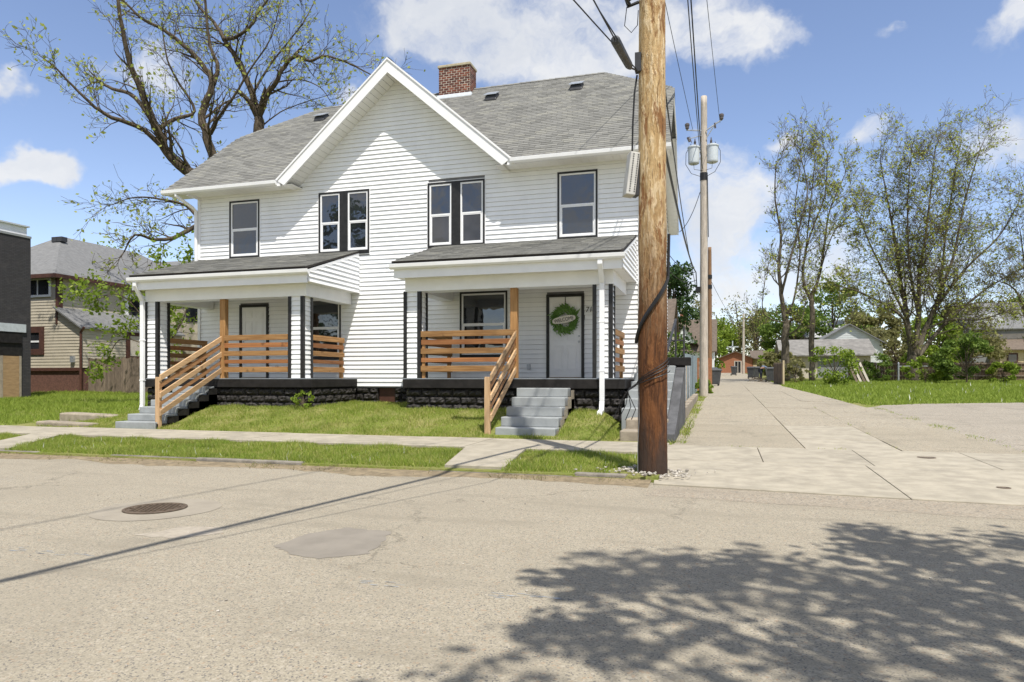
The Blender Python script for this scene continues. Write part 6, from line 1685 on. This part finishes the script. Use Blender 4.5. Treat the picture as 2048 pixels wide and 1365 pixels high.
# wheelie bins
def make_bin(body, lid_):
    e = E_('wheelie_bin', (0, 0, 0), 'x', 'bin', 'wheelie bins along the alley')
    mb = MB().hexa([(-0.22, -0.24, 0.10), (0.22, -0.24, 0.10), (0.22, 0.20, 0.10), (-0.22, 0.20, 0.10)], [(-0.30, -0.36, 0.98), (0.30, -0.36, 0.98), (0.30, 0.34, 0.98), (-0.30, 0.34, 0.98)])
    bevel(O('body', mb, body, e), 0.03)
    O('rim', MB().box(-0.325, -0.385, 0.93, 0.325, 0.36, 0.985), body, e)
    bevel(O('lid', MB().hexa([(-0.33, -0.40, 0.99), (0.33, -0.40, 0.99), (0.33, 0.38, 0.99), (-0.33, 0.38, 0.99)], [(-0.28, -0.33, 1.06), (0.28, -0.33, 1.06), (0.30, 0.36, 1.09), (-0.30, 0.36, 1.09)]), lid_, e), 0.02)
    O('handle', MB().tube([(-0.25, 0.36, 0.95), (-0.25, 0.44, 1.0), (0.25, 0.44, 1.0), (0.25, 0.36, 0.95)], 0.018, 6), body, e)
    for sx in (-1, 1): O('wheel', MB().tube([(sx * 0.25, 0.24, 0.125), (sx * 0.31, 0.24, 0.125)], 0.125, 14), 'cable_black', e)
    return e
bin0 = make_bin('plastic_dark', 'plastic_dark')
bins = [(1430, 781, 43, 0.3, 'dark grey wheelie bin at the foot of the brown pole'), (1468, 754, 80, 0.2, 'small dark bin standing before the church'), (1502, 762, 62, -0.2, 'pair of grey bins, the left one, behind the bending person'), (1541, 769, 50, 0.1, 'black wheelie bin beside the corrugated fence panel')]
for i, (px, py, d, a, lb) in enumerate(bins):
    g_ = G(px, py, d); g_.z = ter(g_.y) + 0.05
    if i == 0:
        bin0.location = g_; bin0.rotation_euler = (0, 0, a); WO[bin0.name] = g_; bin0['label'] = lb
    else: copy_tree(bin0, g_, a, lb)
g_ = G(1512, 762, 64); copy_tree(bin0, Vector((g_.x, g_.y, ter(g_.y) + 0.05)), 0.15, 'pair of grey bins, the right one, behind the bending person')
g_ = G(1425, 770, 50); bb2 = copy_tree(bin0, Vector((g_.x, g_.y, ter(g_.y) + 0.05)), -0.1, 'bin with blue front half hidden behind the brown pole bin')
for c in bb2.children:
    if c.name.startswith('body'):
        c.data = c.data.copy(); c.data.materials.clear(); c.data.materials.append(MATS['plastic_blue'])
# bending person
pg = G(1521, 767, 54); pg.z = ter(pg.y) + 0.05
pe = E_('person', tuple(pg), 'person in dark trousers and blue-grey shirt bending over by the bins', 'person')
def skin_obj(name, chain, edges, mat, root=0):
    m = bpy.data.meshes.new(name); m.from_pydata([c[0] for c in chain], edges, []); m.update()
    o = link(name, m, mat, pe, tuple(pg))
    md = o.modifiers.new('skin', 'SKIN')
    for i, v in enumerate(m.skin_vertices[0].data): v.radius = (chain[i][1], chain[i][1]); v.use_root = (i == root)
    o.modifiers.new('sub', 'SUBSURF').levels = 1
    return o
# local: x to the picture right, bending to the right
body = [((0, 0, 0.92), 0.15), ((0.22, 0, 1.08), 0.15), ((0.45, 0, 1.06), 0.15), ((0.55, 0, 1.0), 0.065), ((0.66, 0, 0.93), 0.095), ((0.74, 0, 0.88), 0.08),
        ((0.0, 0.1, 0.85), 0.11), ((0.04, 0.12, 0.48), 0.075), ((-0.02, 0.12, 0.08), 0.05), ((0.1, 0.12, 0.04), 0.045),
        ((0.0, -0.1, 0.85), 0.11), ((0.08, -0.14, 0.48), 0.075), ((0.0, -0.16, 0.08), 0.05), ((0.14, -0.16, 0.04), 0.045),
        ((0.45, 0.2, 1.0), 0.06), ((0.52, 0.22, 0.72), 0.045), ((0.62, 0.16, 0.48), 0.032), ((0.66, 0.14, 0.40), 0.03),
        ((0.45, -0.2, 1.0), 0.06), ((0.54, -0.22, 0.72), 0.045), ((0.66, -0.16, 0.48), 0.032), ((0.7, -0.14, 0.40), 0.03)]
edg = [(0, 1), (1, 2), (2, 3), (3, 4), (4, 5), (0, 6), (6, 7), (7, 8), (8, 9), (0, 10), (10, 11), (11, 12), (12, 13), (2, 14), (14, 15), (15, 16), (16, 17), (2, 18), (18, 19), (19, 20), (20, 21)]
skin_obj('body', body, edg, 'skin')
skin_obj('trousers', [((0, 0, 0.93), 0.165), ((0.0, 0.1, 0.85), 0.125), ((0.04, 0.12, 0.48), 0.09), ((-0.02, 0.12, 0.1), 0.068), ((0.0, -0.1, 0.85), 0.125), ((0.08, -0.14, 0.48), 0.09), ((0.0, -0.16, 0.1), 0.068)], [(0, 1), (1, 2), (2, 3), (0, 4), (4, 5), (5, 6)], 'denim')
skin_obj('shirt', [((0.08, 0, 1.0), 0.16), ((0.24, 0, 1.09), 0.168), ((0.46, 0, 1.06), 0.16), ((0.45, 0.2, 1.0), 0.075), ((0.5, 0.22, 0.8), 0.06), ((0.45, -0.2, 1.0), 0.075), ((0.52, -0.22, 0.8), 0.06)], [(0, 1), (1, 2), (2, 3), (3, 4), (2, 5), (5, 6)], 'shirt_blue')
hm = MB()
for q in range(1):
    i0 = 0
    for v in icv: hm.v.append((0.69 + v.x * 0.105, v.y * 0.1, 0.935 + v.z * 0.085))
    hm.f += icf
link('hair', hm.mesh('hair'), 'denim', pe, tuple(pg))
# brush pile by the person
mb = MB(); r = random.Random(12); q0 = G(1528, 768, 52)
for k in range(60):
    c = Vector((q0.x + r.gauss(0, 0.45), q0.y + r.gauss(0, 0.35), ter(q0.y) + 0.05 + r.uniform(0, 0.3))); d = Vector((r.uniform(-1, 1), r.uniform(-1, 1), r.uniform(-0.2, 0.5))) * 0.5
    mb.tube([c - d, c + orth(d.normalized(), r) * 0.06, c + d], [0.015, 0.012, 0.005], 3, caps=False)
O('brush_pile', mb, 'bark_twig', label='heap of cut branches at the feet of the bending person', kind='stuff')

# corrugated panel fence
cf = E_('corrugated_panel', (3.9, 47, 0.8), 'corrugated grey-brown fence panel at the alley edge beside the tall bare tree', 'fence')
for k in range(9):
    a0 = G(1549 + 2.0 * k, 773, 47 - 0.32 * k); x, y = a0.x, a0.y
    O('panel_rib', MB().box(x - 0.045, y - 0.16, ter(y), x + 0.045 * (1 if k % 2 else 0.5), y + 0.16, ter(y) + 1.45), 'fence_weathered', cf)
a0 = G(1567, 773, 44.2); O('post', MB().tube([(a0.x, a0.y, 0.5), (a0.x, a0.y, ter(a0.y) + 1.6)], 0.06, 8), 'cream_wall', cf)
# church
chx0 = P(1438, 745, 116).x
cz0 = ter(112) - 0.2
chh = E_('church', (2, 112, cz0), 'low red brick church with a white cross at the end of the alley', 'church')
O('wall', MB().box(-0.2, 113, cz0, 4.8, 124, cz0 + 2.55).prism([(-0.2, 113, cz0 + 2.55), (4.8, 113, cz0 + 2.55), (2.3, 113, cz0 + 3.5)], (0, 11, 0)), 'red_brick_far', chh)
mb = MB(); lid(mb, [(-0.6, 112.6, cz0 + 2.45), (2.3, 112.6, cz0 + 3.62), (2.3, 124, cz0 + 3.62), (-0.6, 124, cz0 + 2.45)][::-1], 0.12); lid(mb, [(2.3, 112.6, cz0 + 3.62), (5.2, 112.6, cz0 + 2.45), (5.2, 124, cz0 + 2.45), (2.3, 124, cz0 + 3.62)][::-1], 0.12)
O('roof', mb, 'brown_roof_far', chh)
O('wing', MB().box(4.81, 114, cz0, 14, 124, cz0 + 2.5), 'red_brick_far', chh)
mb = MB(); lid(mb, [(4.6, 113.5, cz0 + 2.5), (14.4, 113.5, cz0 + 2.5), (14.4, 119, cz0 + 3.9), (4.6, 119, cz0 + 3.9)], 0.12); O('wing_roof', mb, 'brown_roof_far', chh)
O('door', MB().box(2.1, 112.93, cz0 + 0.05, 3.2, 112.998, cz0 + 2.1), 'stucco_white', chh); O('door_glass', MB().box(2.25, 112.9, cz0 + 0.2, 2.6, 112.929, cz0 + 2.0).box(2.7, 112.9, cz0 + 0.2, 3.05, 112.929, cz0 + 2.0), 'glass_far', chh)
O('corner_panel', MB().box(4.9, 113.9, cz0 + 0.0, 5.6, 113.998, cz0 + 2.4), 'cream_wall', chh)
O('cross', MB().box(1.8, 112.9, cz0 + 3.4, 1.95, 113.05, cz0 + 5.2).box(1.0, 112.9, cz0 + 4.2, 2.75, 113.05, cz0 + 4.36), 'flashing', chh)

# ------------------------------------------------------------------ right neighbours behind the lot
q = G(1590, 760, 66)
gg = gable_house('garage', 'grey-roofed garage with tan wall behind the two tall bare trees', (q.x - 0.9, q.y, ter(q.y)), 7.4, 7, 2.3, 3.75, 'stucco_white', 'warm_roof_far', 'x', 'garage', 0.5)
O('door', MB().box(q.x + 2.0, q.y - 0.05, ter(q.y), q.x + 5.0, q.y - 0.002, ter(q.y) + 2.1), 'siding_grey_far', gg)
q = G(1632, 758, 76)
hh = gable_house('gabled_house', 'house with pale siding gable behind the grey-roofed garage', (q.x, q.y, ter(q.y)), 6.6, 9, 3.6, 5.6, 'siding_white_far', 'grey_roof_far', 'y', 'house', 0.4)
for k in range(9):
    z = ter(q.y) + 3.6 + 0.2 * k; hw_ = 3.3 * (1 - 0.2 * k / 2.0) - 0.1
    if hw_ > 0.2: O('clapboard', MB().box(q.x + 3.3 - hw_, q.y - 0.03, z, q.x + 3.3 + hw_, q.y - 0.002, z + 0.17), 'siding_white_far', hh)
O('window', MB().box(q.x + 1.0, q.y - 0.05, ter(q.y) + 1.2, q.x + 2.2, q.y - 0.002, ter(q.y) + 2.6), 'glass_far', hh)
q = G(1655, 755, 96)
ph = gable_house('pale_roofed_house', 'house with a pale roof rising behind the gabled house', (q.x - 2.5, q.y, ter(q.y)), 9, 9, 5.2, 7.6, 'brown_trim', 'pale_roof_far', 'x', 'house', 0.4)
O('window', MB().box(q.x + 4.2, q.y - 0.05, ter(q.y) + 3.0, q.x + 5.2, q.y - 0.002, ter(q.y) + 4.6), 'glass_far', ph)
q = G(1945, 752, 76)
rh = gable_house('dark_roofed_house', 'grey-sided house with dark roof and cream porch at the right edge', (q.x, q.y, ter(q.y)), 12, 9, 5.3, 8.2, 'siding_grey_far', 'grey_roof_far', 'x', 'house', 0.5)
pz = ter(q.y)
O('porch_wall', MB().box(q.x + 1.6, q.y - 3, pz, q.x + 11, q.y - 0.01, pz + 2.75), 'cream_wall', rh)
mb = MB(); lid(mb, [(q.x + 1.0, q.y - 3.5, pz + 2.7), (q.x + 11.5, q.y - 3.5, pz + 2.7), (q.x + 10.5, q.y - 0.01, pz + 3.9), (q.x + 2.6, q.y - 0.01, pz + 3.9)], 0.12); O('porch_roof', mb, 'brown_roof_far', rh)
for k in range(4):
    wn = O('window', MB().box(q.x + 2.2 + 1.6 * k, q.y - 3.06, pz + 0.9, q.x + 3.2 + 1.6 * k, q.y - 3.002, pz + 2.3), 'brown_trim' if k < 2 else 'white_trim', rh)
    O('pane', MB().box(q.x + 2.34 + 1.6 * k, q.y - 3.08, pz + 1.05, q.x + 3.06 + 1.6 * k, q.y - 3.061, pz + 2.15), 'glass_far', wn)
O('upper_band', MB().box(q.x - 0.1, q.y - 0.06, pz + 3.95, q.x + 6, q.y - 0.002, pz + 4.5), 'stucco_white', rh)
O('dormer', MB().prism([(q.x + 1.0, q.y + 0.6, pz + 5.6), (q.x + 3.4, q.y + 0.6, pz + 5.6), (q.x + 2.2, q.y + 0.6, pz + 7.2)], (0, 2.5, 0)), 'siding_white_far', rh)
# wooden fence behind the lot
wf = E_('wooden_fence', (18, 59.8, 1.0), 'long weathered brown wooden fence behind the shrubs of the vacant lot', 'fence')
x = 9.6; r = random.Random(16)
while x < 36:
    y = 59.6 + 0.01 * r.random(); zb = ter(59.6)
    O('picket', MB().box(x, y, zb - 0.1, x + 0.185, y + 0.03, zb + 1.42 + r.uniform(-0.05, 0.05)), 'fence_dark', wf); x += 0.20
for zz in (0.35, 0.8, 1.25): O('fence_rail', MB().box(9.6, 59.54, ter(59.6) + zz, 36, 59.595, ter(59.6) + zz + 0.1), 'fence_weathered', wf)
gp = G(1797, 763, 50)
gpo = E_('fence_post', (gp.x, gp.y, gp.z), 'galvanised chain-link post and top rail left of the spreading trunk', 'fence post')
O('post', MB().tube([(gp.x, gp.y, gp.z - 0.1), (gp.x, gp.y, gp.z + 1.35)], 0.06, 8), 'galvanised', gpo)
O('cap', MB().tube([(gp.x, gp.y, gp.z + 1.35), (gp.x, gp.y, gp.z + 1.45)], [0.07, 0.02], 8), 'galvanised', gpo)
O('top_rail', MB().tube([(gp.x, gp.y, gp.z + 1.15), (gp.x + 1.9, gp.y + 0.1, gp.z + 1.15)], 0.035, 6), 'galvanised', gpo)
lb_ = G(1722, 769, 48); r = random.Random(3)
lbe = E_('leaning_boards', tuple(lb_), 'old boards leaning against the shrubs near the fence', 'boards')
for k in range(4):
    a = lb_ + Vector((0.25 * k - 0.2, 0.05 * k, 0)); b = a + Vector((-0.55, 0.4, 1.45))
    u = Vector((0.07, 0, 0.02))
    O('board', MB().hexa([a - u, a + u, a + u + Vector((0, 0.03, 0)), a - u + Vector((0, 0.03, 0))], [b - u, b + u, b + u + Vector((0, 0.03, 0)), b - u + Vector((0, 0.03, 0))]), 'stucco_white' if k % 2 else 'fence_weathered', lbe)
